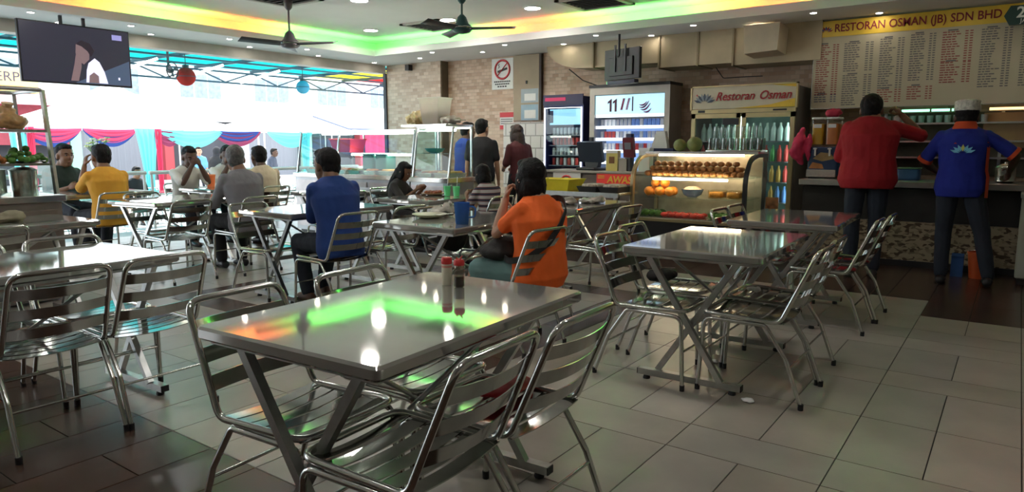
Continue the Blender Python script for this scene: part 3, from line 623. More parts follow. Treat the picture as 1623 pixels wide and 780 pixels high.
# sling bag of the person in orange
bag = empty('sling_bag', (-2.39, 3.60, 0), R(174), 'black sling bag lying in the lap of the person in orange', 'bag')
BAGM = mat('black_canvas', (.018, .016, .015), .75, var=.2, bump=.3, bs=60)
q = MB(); q.ell((.22, .10, .585), (.15, .16, .06), 14, 9); q.ell((.20, .10, .63), (.10, .12, .05), 14, 9); link('pouch', remesh(q, .01, 3, .006, 14), BAGM, bag)
part('zip', MB().tube([(.13, -.0, .65), (.22, .12, .68), (.31, .14, .66)], .004, 6), TUBE, bag, 60)
spx = pk['sp']; fx, yx = pk['f'], pk['y']; pts = []
for k in range(15):
    t = k / 14; ang = R(80 + 200 * t); h_ = .06 + .44 * math.sin(math.pi * min(1, t * .93 + .04)) ** 1.0
path = [(.16, .17, .57), (.05, .225, .55), (-.08, .2, .58), (-.155, .10, .67), (-.165, 0, .77), (-.145, -.08, .86), (-.085, -.125, .92), (.0, -.13, .92), (.10, -.10, .85), (.16, -.03, .73), (.19, .03, .65)]
path = fillet(path, .08, 4); path2 = []
for i, p in enumerate(path): path2.append(p)
st = MB(); n_ = len(path2); c_ = V((0, .03, .8)); rows_ = []
for i, p in enumerate(path2):
    d = (path2[min(n_ - 1, i + 1)] - path2[max(0, i - 1)]).normalized(); out = V((p.x - .01, p.y, 0)).normalized(); wv = d.cross(out).normalized() * .019
    rows_.append([p - wv, p + wv, p + wv + out * .006, p - wv + out * .006])
st.loft(rows_); part('strap', st, BAGM, bag, 60)
# ================================================================ counters, fridges and wall things along the back
YELLOW = mat('sign_yellow', (.78, .52, .05), .5, var=.08); CREAM = mat('sign_cream', (.62, .56, .42), .55, var=.06); DKRED = mat('dark_red_print', (.22, .012, .02), .6)
FACE = (R(90), 0, 0)          # text facing -y
def lotus(parent, c, size, mats, name='logo_petal', n=7):
    for k in range(n):
        a = R(-68 + 136 / (n - 1) * k); r0, r1, w_ = .25 * size, size, .13 * size
        pts = [(c[0] - (-math.sin(a) * r + math.cos(a) * q) * 1.2, c[1], c[2] + math.cos(a) * r * 1.05 + math.sin(a) * q) for r, q in ((r0, 0), (.65 * size, w_), (r1, 0), (.65 * size, -w_))]
        part(name, MB().prism(pts, (0, -.003, 0)), mats[k % len(mats)], parent)
# ---- menu board
MB_Y = 9.0
mb_ = empty('menu_board', (-.98, MB_Y, 1.68), 0, 'large wall menu board with yellow title band above the drinks counter', 'menu board')
part('panel', MB().bbox((-1.1, 0, 0), (1.25, .04, .82)), mat('menu_paper', (.52, .46, .32), .6, var=.06, vs=2), mb_)
hd = part('title_band', MB().bbox((-1.1, -.004, .82), (1.0, .04, 1.0)), YELLOW, mb_)
textline(['RESTORAN', 'OSMAN', '(JB)', 'SDN', 'BHD'], .125, DKRED, hd, (-.09, -.008, .91), FACE, 1.60, bold=.0015)
lotus(hd, (-.98, -.006, .87), .07, [mat('logo_red', (.3, .03, .04), .6), mat('logo_blue', (.06, .08, .2), .6)])
part('edge_strip', MB().bbox((-1.105, -.006, 0), (-1.098, .042, 1.0)).bbox((-1.105, -.006, -.006), (1.25, .042, .002)), TUBE, mb_)
INK = [mat('ink_red', (.30, .07, .06), .7), mat('ink_grey', (.16, .15, .15), .7), mat('ink_blue', (.12, .12, .18), .7)]
cols = [(-1.07, .27, 0, ((.74, 23, 0), (.17, 4, 2))), (-.77, .34, 1, ((.74, 13, 1), (.38, 14, 1))), (-.40, .27, 1, ((.76, 22, 1), (.2, 6, 0))), (-.1, .27, 1, ((.78, 20, 1), (.22, 6, 0))), (.2, .31, 0, ((.78, 13, 0), (.46, 9, 0))), (.55, .3, 1, ((.78, 24, 1),)), (.9, .3, 1, ((.78, 24, 1),))]
rnd = random.Random(3)
for cx_, cw, ink, blocks in cols:
    for (zt, nl_, ik_) in blocks:
        t = MB(); h_ = MB(); h_.bbox((cx_ + cw * .15, -.003, zt), (cx_ + cw * .45, 0, zt + .014))
        part('heading', h_, INK[1], mb_)
        for k in range(nl_):
            z = zt - .018 - .0255 * k
            if z < .03: break
            x = cx_; L = cw * rnd.uniform(.3, .5)
            while x < cx_ + L:
                wl_ = rnd.uniform(.02, .05); t.bbox((x, -.002, z), (x + wl_, 0, z + .011)); x += wl_ + .008
            for q in (.66, .80): t.bbox((cx_ + cw * q, -.002, z), (cx_ + cw * (q + .09), 0, z + .011))
        tag(part('menu_lines', t, INK[ik_], mb_), kind='stuff')
sg = empty('hours_sign', (-.16, 8.93, 2.46), 0, 'dark green hexagonal sign beside the menu title at the right edge', 'sign')
part('plate', MB().prism([(-.09, 0, .095), (-.04, 0, 0), (.4, 0, 0), (.45, 0, .095), (.4, 0, .19), (-.04, 0, .19)], (0, .03, 0)), mat('deep_green', (.018, .05, .04), .5, var=.1), sg)
text('2', .15, mat('pale_print', (.6, .62, .55), .6), sg, (.05, -.003, .115), FACE, bold=.003); text('4', .15, MATS['pale_print'], sg, (.15, -.003, .115), FACE, bold=.003); text('JAM', .06, MATS['pale_print'], sg, (.1, -.003, .035), FACE)
# ---- air duct
DUCT = mat('duct_sheet', (.46, .38, .25), .5, .15, var=.12, vs=3)
du = empty('air_duct', (-4, 9.0, 2.3), 0, 'long beige sheet metal air duct under the soffit above the fridges', 'duct')
prof = [(-1.86, .40), (-1.84, .32), (-1.78, .24), (-1.68, .16), (-1.54, .10), (-1.35, .06), (-1.1, .05), (-.05, .05), (-.05, .40)]
part('duct_section', MB().prism([(x, 0, z) for x, z in prof], (0, .5, 0)), DUCT, du)
part('duct_section', MB().bbox((-.04, -.03, -.02), (.95, .5, .4)), DUCT, du)
part('duct_section', MB().bbox((.97, -.02, -.05), (2.0, .5, .4)), DUCT, du)
for x in (-1.05, -.04, .5, .96): part('seam', MB().bbox((x - .012, -.045, -.06 if x > .9 else (-.03 if x > -.1 else .04)), (x + .012, .5, .4)), mat('duct_seam', (.3, .24, .15), .5, .3), du)
ot = part('outlet', MB().prism([(1.22, -.40, .03), (1.6, -.40, .05), (1.62, -.40, .36), (1.2, -.40, .36)], (0, .42, -.02)), mat('duct_outlet_lit', (.62, .52, .38), .4, .2, var=.08), du)  # paler than the duct: light on the outlet is put into its colour
solo('power_cable', MB().tube(fillet([(-5.5, 9.05, 2.36), (-5.35, 9.2, 2.2), (-5.1, 9.3, 2.1), (-4.95, 9.35, 2.02)], .1), .008, 6), BLACK, 'black cable drooping from the left end of the air duct', 'cable', smooth=60)
solo('cable_bundle', MB().tube(fillet([(-3.3, 9.1, 2.25), (-3.25, 9.25, 2.12), (-3.1, 9.42, 2.14), (-2.8, 9.45, 2.14)], .06), .006, 6), BLACK, 'tangled black cable under the duct above the drinks fridge', 'cable', smooth=60)
# ---- wall notices
ns = empty('no_smoking_sign', (-7.08, 9.53, 2.17), 0, 'white no smoking sign with a red crossed circle on the tiled wall', 'sign')
part('plate', MB().bbox((-.22, 0, 0), (.22, .02, .5)), WHITE, ns); RED = mat('sign_red', (.6, .03, .04), .5)
part('ring', MB().tube([(.15 * math.cos(2 * math.pi * k / 28), -.004, .32 + .15 * math.sin(2 * math.pi * k / 28)) for k in range(28)], .017, 6, True), RED, ns, 60)
part('slash', MB().bar((-.105, -.006, .215), (.105, -.006, .425), .024, .006), RED, ns)
part('cigarette', MB().box((0, -.003, .31), (.2, .006, .035), m=Matrix.Rotation(-.25, 3, 'Y')), mat('sign_black', (.03, .03, .03), .6), ns)
part('smoke', MB().tube([(-.08, -.003, .345), (-.06, -.003, .37), (-.085, -.003, .39), (-.06, -.003, .41)], .006, 6), MATS['sign_black'], ns)
for k, (w_, n_) in enumerate(((.34, 9), (.3, 8), (.2, 4))):
    for j in range(n_): part('print_mark', MB().bbox((-w_ / 2 + w_ * j / n_, -.003, .115 - .04 * k), (-w_ / 2 + w_ * (j + .7) / n_, 0, .137 - .04 * k)), MATS['sign_black'], ns)
pc = empty('electrical_panel', (-6.57, 9.515, 1.65), 0, 'beige metal panel cabinet on the wall right of the no smoking sign', 'cabinet')
part('door', MB().bbox((-.25, -.03, 0), (.25, .03, 1.04)), mat('panel_beige', (.36, .28, .18), .5, var=.06), pc); part('latch', MB().bbox((.0, -.045, .58), (.025, -.03, .63)), BLACK, pc); part('side_strip', MB().bbox((.25, -.028, 0), (.29, .03, 1.04)), mat('dark_brown', (.05, .035, .025), .6, var=.2), pc)
for k, (z0, z1, c) in enumerate(((.28, .5, (.34, .40, .42)), (.0, .25, (.30, .42, .50)))):
    nt_ = empty('wall_notice', (-6.5, 9.485, 1.65 + z0), 0, ['upper grey notice sheet', 'lower blue notice sheet'][k] + ' on the beige wall panel', 'notice')
    part('sheet', MB().bbox((-.17, 0, 0), (.17, .004, z1 - z0)), mat('notice_%d' % k, c, .5, var=.1), nt_); part('inner_sheet', MB().bbox((-.1, -.004, .03), (.12, 0, (z1 - z0) * .65)), PAPER, nt_)
cp = empty('wall_calendar', (-7.0, 9.54, 1.51), 0, 'small red and white calendar on the tiled wall', 'calendar')
part('sheet', MB().bbox((-.14, 0, 0), (.14, .006, .28)), PAPER, cp); part('band', MB().bbox((-.14, -.004, .2), (.14, 0, .28)), RED, cp); part('band', MB().bbox((-.14, -.004, 0), (.14, 0, .07)), RED, cp)
for k in range(3): part('print_row', MB().bbox((-.12, -.003, .09 + .035 * k), (.12, 0, .105 + .035 * k)), INK[1], cp)
part('speaker_body', MB().box((-9.0, 9.3, 2.62), (.09, .1, .1)), BLACK, tag(empty('wall_camera', (0, 0, 0), 0, 'tiny black camera at the top of the tiled pillar', 'camera')))
solo('tile_panel', MB().bbox((-7.05, 9.515, .55), (-6.0, 9.548, 1.62)), brickmat('white_wall_tile', (.55, .5, .43), (.58, .54, .47), (.3, .27, .23), .2, .2, 'xz', .25), 'pale square tiled panel low on the wall behind the standing people', 'tile panel')
# ---- blue can fridge
def bottle_mesh(r, h, neck=.4, n=10): return MB().lathe([(r * .9, 0), (r, h * .03), (r, h * .6), (r * .85, h * .7), (r * neck, h * .85), (r * neck, h)], n)
CANS = [mat('can_' + n, c, .35, .2) for n, c in (('white', (.75, .75, .78)), ('red', (.5, .05, .05)), ('grey', (.35, .36, .4)), ('blue', (.1, .2, .5)), ('amber', (.6, .33, .08)), ('green', (.1, .35, .12)))]
LITW = mat('lit_panel', (.3, .5, .7), .5, emit=.45, ecol=(.3, .62, 1.))
SHLT = mat('shelf_lamp', (1, 1, 1), .5, emit=.9, ecol=(.75, .85, 1.)); EDGE = mat('led_edge', (1, 1, 1), .5, emit=2.5, ecol=(.85, .9, 1.))
def shelf_of(name, label, cat, group, meshes, mats, x0, x1, n, y, z, gap=None):
    for k in range(n):
        o = link(name, meshes[k % len(meshes)].copy() if False else meshes[(k * 7) % len(meshes)], None, None, (x0 + (x1 - x0) * (k + .5) / n, y, z))
        tag(o, label, cat, group)
def lathe_mesh(name, prof_mb, m): me = prof_mb.mesh(name, 50); me.materials.append(m); return me
bf = empty('blue_fridge', (-5.56, 9.0, 0), 0, 'narrow blue upright drinks fridge outlined by a white light', 'fridge')
NB = mat('fridge_blue', (.012, .016, .075), .4, var=.15)
b = MB().bbox((-.345, .0, .05), (-.30, .48, 1.96)).bbox((.30, .0, .05), (.345, .48, 1.96)).bbox((-.3, .44, .05), (.3, .48, 1.96)).bbox((-.3, 0, .05), (.3, .44, .3)).bbox((-.3, 0, 1.82), (.3, .44, 1.96)); part('body', b, NB, bf)
hb = part('header', MB().bbox((-.345, -.02, 1.84), (.345, 0, 1.99)), mat('fridge_header', (.02, .015, .06), .4), bf)
part('header_mark', MB().bbox((-.31, -.024, 1.90), (.05, -.02, 1.95)), mat('header_red', (.25, .01, .04), .5, emit=.4, ecol=(.5, .02, .1)), hb)
part('light_outline', MB().tube([(-.32, -.012, .3), (-.32, -.012, 1.80), (.32, -.012, 1.80), (.32, -.012, .3)], .011, 6), EDGE, bf)
part('picture_panel', MB().bbox((-.24, .01, 1.55), (.3, .03, 1.78)), LITW, bf); part('picture_dark', MB().bbox((-.24, .004, 1.58), (-.18, .01, 1.76)), NB, bf)
for z in (.95, 1.10, 1.25, 1.40): part('shelf', MB().bbox((-.29, .06, z - .012), (.29, .42, z)), mat('shelf_grey', (.25, .26, .3), .4, .4), bf)
part('back_light', MB().bbox((.29, .02, .4), (.30, .05, 1.4)), mat('fridge_tube', (1, 1, 1), .5, emit=3., ecol=(1, .9, .75)), bf)
part('door_glass', MB().bbox((-.30, -.008, .3), (.30, -.003, 1.80)), GLASS, bf)
cm = [lathe_mesh('can', MB().lathe([(.022, 0), (.026, .006), (.026, .10), (.022, .11)], 10), m) for m in CANS[:3]]
for j, z in enumerate((.95, 1.10, 1.25, 1.40)):
    mm = [[cm[1], cm[0]], [cm[0], cm[2]], [cm[1], cm[1]], [cm[0], cm[0]]][j]
    shelf_of('drink_can', ['red or white', 'pale or grey', 'red', 'white'][j] + ' drink can on the %s shelf of the blue fridge' % ['lowest', 'second lowest', 'second highest', 'highest'][j], 'can', 'cans in the blue fridge, shelf %d' % (j + 1), mm, None, -5.83, -5.29, 8, 9.13, z)
# ---- lit display fridge
lf = empty('lit_display_chiller', (-4.495, 9.0, 0), 0, 'wide brightly lit steel framed display chiller behind the till', 'display chiller')
part('frame', MB().bbox((-.615, 0, .2), (-.54, .42, 2.06)).bbox((.54, 0, .2), (.615, .42, 2.06)).bbox((-.54, 0, 1.96), (.54, .42, 2.06)).bbox((-.54, 0, .2), (.54, .42, .6)).bbox((-.54, .38, .6), (.54, .42, 1.96)), mat('chiller_steel', (.42, .38, .33), .4, .5, var=.1), lf)
part('top_cap', MB().bbox((-.62, -.02, 2.06), (.62, .42, 2.1)), BLACK, lf)
hp_ = part('lit_header', MB().bbox((-.53, .02, 1.62), (.53, .04, 1.89)), mat('lit_header', (.7, .85, .95), .5, emit=.5, ecol=(.45, .78, .95)), lf)
part('header_digit', MB().prism([(-.30, .012, 1.66), (-.27, .012, 1.66), (-.27, .012, 1.84), (-.33, .012, 1.80), (-.33, .012, 1.77), (-.30, .012, 1.79)], (0, .008, 0)), mat('maroon_print', (.10, .02, .05), .6), hp_)
part('header_digit', MB().prism([(-.22, .012, 1.66), (-.19, .012, 1.66), (-.19, .012, 1.84), (-.25, .012, 1.80), (-.25, .012, 1.77), (-.22, .012, 1.79)], (0, .008, 0)), MATS['maroon_print'], hp_)
for x, c in ((-.13, (.3, .05, .12)), (-.05, (.55, .35, .55))): part('header_stroke', MB().prism([(x, .012, 1.68), (x + .03, .012, 1.68), (x + .07, .012, 1.84), (x + .04, .012, 1.84)], (0, .008, 0)), mat('stroke_%d' % int(c[0] * 100), c, .6), hp_)
part('header_bar', MB().bbox((.05, .012, 1.66), (.065, .02, 1.86)), MATS['maroon_print'], hp_)
for k in range(4):
    a = [(.24 + .085 * math.cos(t) * (1 - .08 * k), .012, 1.75 + .1 * math.sin(t) * .9 - .018 * k + .02) for t in [R(200 + 10 * q - 12 * k) for q in range(15)]]
    part('header_emblem', MB().tube([(p[0] + .022 * k - .02 + (.02 if k in (0, 3) else 0), p[1], 1.79 - .032 * k + (p[0] - .24) * .55 - .04 * math.sin((p[0] - .16) / .144 * math.pi)) for p in [(.16 + .012 * q * (.8 if k in (0, 3) else 1), .012, 0) for q in range(13)]], [.003 + .009 * math.sin(math.pi * q / 12) for q in range(13)], 6), mat('emblem_plum', (.28, .05, .2), .6), hp_)
part('rear_panel', MB().bbox((-.53, .36, .6), (.53, .375, 1.6)), mat('lit_rear', (.6, .75, 1.), .5, emit=.28, ecol=(.3, .5, .95)), lf)
for k, z in enumerate((.85, 1.01, 1.17, 1.34, 1.51, 1.67)):
    part('shelf', MB().bbox((-.53, .05, z - .02), (.53, .36, z)), mat('shelf_white', (.7, .75, .85), .4), lf); part('shelf_light', MB().bbox((-.53, .035, z - .03), (.53, .05, z + .012)), SHLT, lf)
pk_ = [MB().bbox((-.024, -.012, 0), (.024, .012, .105)).mesh('pack') for _ in range(4)]
for m_, c in zip(pk_, ('white', 'red', 'blue', 'grey')): m_.materials.append(MATS['can_' + c])
hp_.location.z = .06
for j, z in enumerate((1.17, 1.34, 1.51)):
    for k in range(16):
        m_ = pk_[[(0, 1, 1, 0), (1, 0, 2, 3), (0, 3, 2, 2)][j][min(3, k * 4 // 16)] if (k % 5) else 3]
        o = link('drink_pack', m_, None, None, (-4.99 + .99 * (k + .5) / 16, 9.12, z)); tag(o, 'small drink pack on the %s shelf of the lit display chiller' % ['lowest', 'middle', 'top'][j], 'pack', 'packs in the lit chiller, shelf %d' % (j + 1))
solo('exit_lamp', MB().rbox((-4.82, 9.1, 2.125), (.13, .05, .05), .01), mat('green_lamp', (.3, 1, .5), .5, emit=2.5, ecol=(.3, 1., .5)), 'small green glowing lamp on top of the lit chiller', 'lamp')
# ---- hanging screen seen from behind
tv = empty('hanging_screen', (-4.4, 8.62, 2.32), R(165), 'black flat screen hanging from the soffit, seen from behind', 'television')
part('back_shell', MB().rbox((0, 0, 0), (.62, .05, .4), .01), BLACK, tv, 40); part('bulge', MB().rbox((0, .035, -.03), (.42, .03, .24), .01), BLACK, tv, 40)
for x in (-.09, .09): part('bracket_arm', MB().bar((x, .055, -.1), (x, .055, .25), .022), DARKM, tv)
part('hanger_pole', MB().tube([(0, .08, .1), (0, .08, .38)], .016), DARKM, tv, 60); part('speaker_bar', MB().rbox((0, 0, -.235), (.5, .09, .05), .015), mat('glossy_blue_black', (.03, .035, .06), .2), tv, 40)
# ---- fridge with the restaurant name
fr = empty('drinks_fridge', (-2.825, 8.75, 0), 0, 'tall two door drinks fridge with the restaurant name on its header', 'fridge')
GOLD = mat('fridge_gold', (.55, .45, .24), .35, .4, var=.08)
part('cabinet', MB().bbox((-.62, .06, 0), (.62, .68, .05)).bbox((-.645, .02, .05), (-.60, .7, 1.95)).bbox((.60, .02, .05), (.645, .7, 1.95)).bbox((-.6, .66, .05), (.6, .7, 1.95)).bbox((-.6, .02, .05), (.6, .66, .28)).bbox((-.6, .02, 1.66), (.6, .66, 1.95)), mat('fridge_grey', (.14, .13, .12), .5, var=.1), fr)
hs = part('header_sign', MB().bbox((-.64, -.02, 1.70), (.64, .02, 1.97)), CREAM, fr); part('header_frame', MB().bbox((-.655, -.03, 1.69), (-.635, .03, 1.985)).bbox((.635, -.03, 1.69), (.655, .03, 1.985)).bbox((-.655, -.03, 1.968), (.655, .03, 1.985)), GOLD, fr)
part('gold_swoosh', MB().prism([(-.1, -.022, 1.70), (.63, -.022, 1.70), (.63, -.022, 1.80), (.35, -.022, 1.735), (.1, -.022, 1.715)], (0, -.002, 0)), YELLOW, hs)
part('gold_swoosh', MB().prism([(.35, -.022, 1.968), (.635, -.022, 1.968), (.635, -.022, 1.93)], (0, -.002, 0)), YELLOW, hs)
textline(['Restoran', 'Osman'], .145, mat('script_red', (.36, .015, .02), .5), hs, (.13, -.025, 1.845), FACE, .92, shear=.35, bold=.002)
lotus(hs, (-.47, -.024, 1.765), .125, [mat('logo_steel', (.08, .10, .14), .5), mat('logo_pale', (.3, .36, .4), .5)], n=9); part('logo_star', MB().prism([(-.58, -.025, 1.87), (-.56, -.025, 1.86), (-.565, -.025, 1.89)], (0, -.003, 0)), RED, hs)
part('light_rail', MB().bbox((-.64, -.02, 1.645), (.64, .02, 1.695)), GOLD, fr); part('rail_badge', MB().bbox((-.55, -.024, 1.655), (-.46, -.02, 1.685)), BLACK, fr); part('rail_badge', MB().bbox((.38, -.024, 1.66), (.54, -.02, 1.68)), BLACK, fr)
FGLOW = mat('fridge_glow', (.8, 1, .95), .5, emit=7., ecol=(.75, 1., .9))
part('inner_wall', MB().bbox((-.6, .62, .28), (.6, .655, 1.64)), mat('fridge_inner', (.28, .45, .42), .5, var=.2), fr); part('inner_tube', MB().tube([(-.01, .06, .35), (-.01, .06, 1.6)], .012), FGLOW, fr); part('inner_tube', MB().tube([(.58, .06, .35), (.58, .06, 1.6)], .012), FGLOW, fr)
for z in (.55, .8, 1.05, 1.3): part('shelf', MB().bbox((-.59, .07, z - .012), (.59, .62, z)), MATS['shelf_grey'], fr)
for sx in (-1, 1):
    x0, x1 = (-.635, -.008) if sx < 0 else (.008, .635)
    dr = part('door', MB().bbox((x0, -.02, .29), (x0 + .05, .015, 1.64)).bbox((x1 - .05, -.02, .29), (x1, .015, 1.64)).bbox((x0, -.02, 1.585), (x1, .015, 1.64)).bbox((x0, -.02, .29), (x1, .015, .34)), GOLD, fr)
    part('pane', MB().bbox((x0 + .05, -.006, .34), (x1 - .05, 0, 1.585)), GLASS, dr); part('handle', MB().tube([(-sx * -.03 if False else (x1 - .025 if sx < 0 else x0 + .025), -.045, .85), ((x1 - .025 if sx < 0 else x0 + .025), -.045, 1.2)], .01), BLACK, dr, 60)
    if sx > 0: part('sticker', MB().bbox((.1, -.012, .36), (.5, -.008, .62)), mat('bottle_sticker', (.45, .2, .08), .5, var=.6, vs=14), dr)
bm_ = [lathe_mesh('bottle', bottle_mesh(.03, .2), m) for m in (CANS[4], CANS[1], CANS[3], CANS[0], CANS[5])]
gb = lathe_mesh('clear_bottle', bottle_mesh(.035, .22), mat('clear_plastic', (.6, .72, .72), .15, var=.1))
for j, z in enumerate((.55, .8, 1.05, 1.3)):
    for k in range(14):
        o = link('bottle', gb if j == 3 else bm_[[(2, 2, 0), (0, 1, 0), (1, 1, 4)][j][k % 3]], None, None, (-3.38 + 1.12 * (k + .5) / 14 , 8.87, z))
        tag(o, '%s bottle on the %s shelf of the drinks fridge' % (('clear', 'top') if j == 3 else (['blue or amber', 'amber or red', 'red or green'][j], ['lowest', 'second lowest', 'second highest'][j])), 'bottle', 'bottles in the drinks fridge, shelf %d' % (j + 1))
part('stack_board', MB().bbox((-3.05, 8.72, 1.5), (-2.85, 8.73, 1.58)), BLACK, tag(empty('fridge_notice', (0, 0, 0), 0, 'small dark notice stuck high on the left fridge door', 'notice')))
# ---- pastry display case
pc_ = empty('pastry_case', (-2.94, 7.3, 0), 0, 'curved glass pastry display case with black ends and a lit shelf', 'display case')
part('base', MB().bbox((-.66, .02, 0), (.66, .72, .40)), mat('case_black', (.015, .014, .014), .35, var=.2), pc_); part('base_rail', MB().bbox((-.67, -.01, .40), (.67, .74, .43)), mat('case_gold', (.42, .33, .18), .3, .7), pc_)
cur = [(p.x, p.z) for p in fillet([(0, 0, .43), (.01, 0, .92), (.17, 0, 1.12), (.4, 0, 1.155)], .3, 6)]
part('front_glass', MB().grid(lambda u_, v_: (-.63 + 1.26 * v_, cur[round(u_ * (len(cur) - 1))][0], cur[round(u_ * (len(cur) - 1))][1]), len(cur) - 1, 1), glass('case_glass', (.95, .95, .9), .1), pc_, 180)
for sx in (-1, 1):
    q = MB(); rows_ = []
    for (yy, zz) in cur + [(.72, 1.155), (.72, .43)]: rows_.append([(sx * .625, yy + .012 * 0, zz), (sx * .665, yy, zz), (sx * .665, yy + (.045 if zz < 1.1 else 0) * (1 if yy < .6 else -1), zz - (.04 if zz > 1.1 else 0)), (sx * .625, yy + (.045 if zz < 1.1 else 0) * (1 if yy < .6 else -1), zz - (.04 if zz > 1.1 else 0))])
    q.loft(rows_, True); part('end_frame', q, MATS['case_black'] if sx > 0 else MATS['case_gold'], pc_)
    part('end_glass', MB().prism([(sx * .645, yy, zz) for yy, zz in cur] + [(sx * .645, .71, 1.14), (sx * .645, .71, .43)], (.004, 0, 0)), GLASS, pc_)
part('top_panel', MB().bbox((-.66, .38, 1.15), (.66, .74, 1.175)), STEEL, pc_); part('rear_panel', MB().bbox((-.62, .70, .43), (.62, .715, 1.15)), mat('case_mirror', (.42, .36, .26), .35, .5, var=.2), pc_)
part('shelf', MB().bbox((-.61, .15, .885), (.61, .69, .90)), GLASS, pc_); part('shelf', MB().bbox((-.61, .1, .655), (.61, .69, .67)), GLASS, pc_); part('deck', MB().bbox((-.62, .03, .43), (.62, .7, .445)), STEEL, pc_)
TUBEL = mat('warm_tube', (1, .95, .85), .5, emit=14., ecol=(1., .84, .6))
part('light_tube', MB().tube([(-.44, .14, .872), (.42, .14, .872)], .013), TUBEL, pc_); part('light_tube', MB().tube([(-.5, .42, 1.135), (.5, .42, 1.135)], .012), TUBEL, pc_)
BUN = [mat('pastry_%d' % k, c, .55, var=.3, vs=30, bump=.3, bs=60) for k, c in enumerate(((.42, .17, .045), (.30, .105, .03), (.5, .26, .09)))]
def lump(r, sq=.7, seed=0, n=9, m=6):
    q = MB().ell((0, 0, r * sq), (r, r * .9, r * sq), n, m); q.v = [(x * (1 + .12 * noise.noise(V((x * 40 + seed, y_ * 40, z * 40)))), y_ * (1 + .12 * noise.noise(V((x * 40, y_ * 40 + seed, z * 40)))), z) for x, y_, z in q.v]; return q
bunm = [lathe_mesh('pastry', lump(.043, .72, k * 3), BUN[k]) for k in range(3)]
def pile(name, label, cat, group, meshes, x0, x1, nx, y0, dy, ny, z, dz=0., jit=.006, rr=random.Random(5)):
    for j in range(ny):
        for k in range(nx):
            o = link(name, meshes[(j * 5 + k * 3) % len(meshes)], None, None, (x0 + (x1 - x0) * (k + .5 + .0 * j) / nx + rr.uniform(-jit, jit), y0 + dy * j + rr.uniform(-jit, jit), z + dz * j), (0, 0, rr.uniform(0, 6)))
            tag(o, label, cat, group)
pile('pastry', 'brown fried pastry in the front row of the top shelf of the pastry case', 'pastry', 'front row pastries', bunm, -3.52, -2.36, 15, 7.5, .07, 1, .90)
pile('pastry', 'brown fried pastry in the rear rows of the top shelf of the pastry case', 'pastry', 'rear row pastries', bunm, -3.52, -2.36, 15, 7.58, .08, 2, .90, .0)
pile('pastry', 'brown pastry heaped on top of the others in the pastry case', 'pastry', 'heaped pastries', bunm, -3.48, -2.40, 14, 7.55, .08, 2, .955, .0)
pile('pastry', 'brown pastry crowning the heap on the top shelf of the pastry case', 'pastry', 'topmost pastries', bunm, -3.44, -2.44, 12, 7.6, .07, 1, 1.01, .0)
ORM = mat('papaya_orange', (.85, .30, .03), .5, var=.2, vs=12); om = lathe_mesh('orange_fruit', lump(.06, .9, 9), ORM)
pile('orange_fruit', 'orange fruit on the middle shelf, left in the pastry case', 'fruit', 'oranges in the case', [om], -3.52, -3.14, 3, 7.5, .12, 2, .67)
pile('orange_fruit', 'orange fruit stacked on others at the left of the pastry case', 'fruit', 'oranges stacked in the case', [om], -3.46, -3.22, 2, 7.56, .1, 1, .765)
bw = empty('mixing_bowl', (-2.95, 7.55, .67), 0, 'shiny bowl wrapped in blue film on the middle shelf of the pastry case', 'bowl'); part('bowl', MB().lathe([(.05, 0), (.1, .03), (.125, .09), (.12, .09), (.09, .035), (.02, .012)], 18), mat('blue_film', (.25, .35, .55), .15, .5, var=.3), bw, 50); part('contents', MB().ell((0, 0, .075), (.105, .105, .05)), mat('pale_food', (.6, .45, .3), .5, var=.3), bw, 180)
for k, x in enumerate((-2.66, -2.46)):
    tb = empty('food_tub', (x, 7.55, .67), 0, ['left', 'right'][k] + ' clear tub of amber food on the middle shelf of the pastry case', 'tub'); part('tub', MB().rbox((0, 0, .045), (.16, .2, .09), .02), glass('tub_plastic', (.9, .85, .7), .1), tb, 50); part('food', MB().rbox((0, 0, .04), (.14, .18, .06), .02), mat('amber_food', (.6, .3, .06), .5, var=.3, vs=20), tb, 50)
LEAFM = [mat('salad_green_%d' % k, c, .5, var=.35, vs=20) for k, c in enumerate(((.07, .19, .025), (.16, .30, .05), (.04, .11, .02)))]; REDF = mat('red_meat', (.62, .05, .035), .45, var=.3, vs=14)
vm = [lathe_mesh('green_vegetable', lump(.045, .8, k * 5), LEAFM[k]) for k in range(3)]; rm_ = [lathe_mesh('red_fruit', lump(.045, .6, 3), REDF)]
pile('green_vegetable', 'green vegetable on the bottom deck, left part of the pastry case', 'vegetable', 'greens left', vm, -3.55, -3.28, 4, 7.45, .11, 2, .445)
pile('green_vegetable', 'green vegetable on the bottom deck, right part of the pastry case', 'vegetable', 'greens right', vm, -2.72, -2.34, 5, 7.45, .11, 2, .445, .0)
pile('red_fruit', 'red fruit on the bottom deck, middle of the pastry case', 'fruit', 'red fruit', rm_, -3.26, -2.76, 6, 7.42, .11, 2, .445)
mel = mat('melon_green', (.22, .24, .07), .5, var=.3, vs=8, bump=.2)
for x, r_, l in ((-3.24, .075, 'smaller left'), (-3.06, .088, 'larger right')):
    mo = empty('melon', (x, 7.85, 1.175), 0, l + ' green melon on top of the pastry case', 'melon'); part('rind', MB().ell((0, 0, r_ * .97), (r_, r_, r_ * .97), 16, 10), mel, mo, 180); part('stalk', MB().tube([(0, 0, r_ * 1.9), (.01, 0, r_ * 2.1)], .006), mat('stalk', (.12, .1, .04), .7), mo)
gt = empty('glass_tray', (-2.58, 7.86, 1.175), 0, 'steel tray on the pastry case holding upturned glasses', 'tray'); part('pan', MB().rbox((0, 0, .01), (.62, .28, .02), .02), STEEL, gt, 40)
gl = MB().lathe([(.034, 0), (.036, .004), (.028, .13), (.026, .13), (.033, .006)], 12, caps=False).mesh('drinking_glass', 50); gl.materials.append(glass('tumbler', (.86, .9, .88), .5))
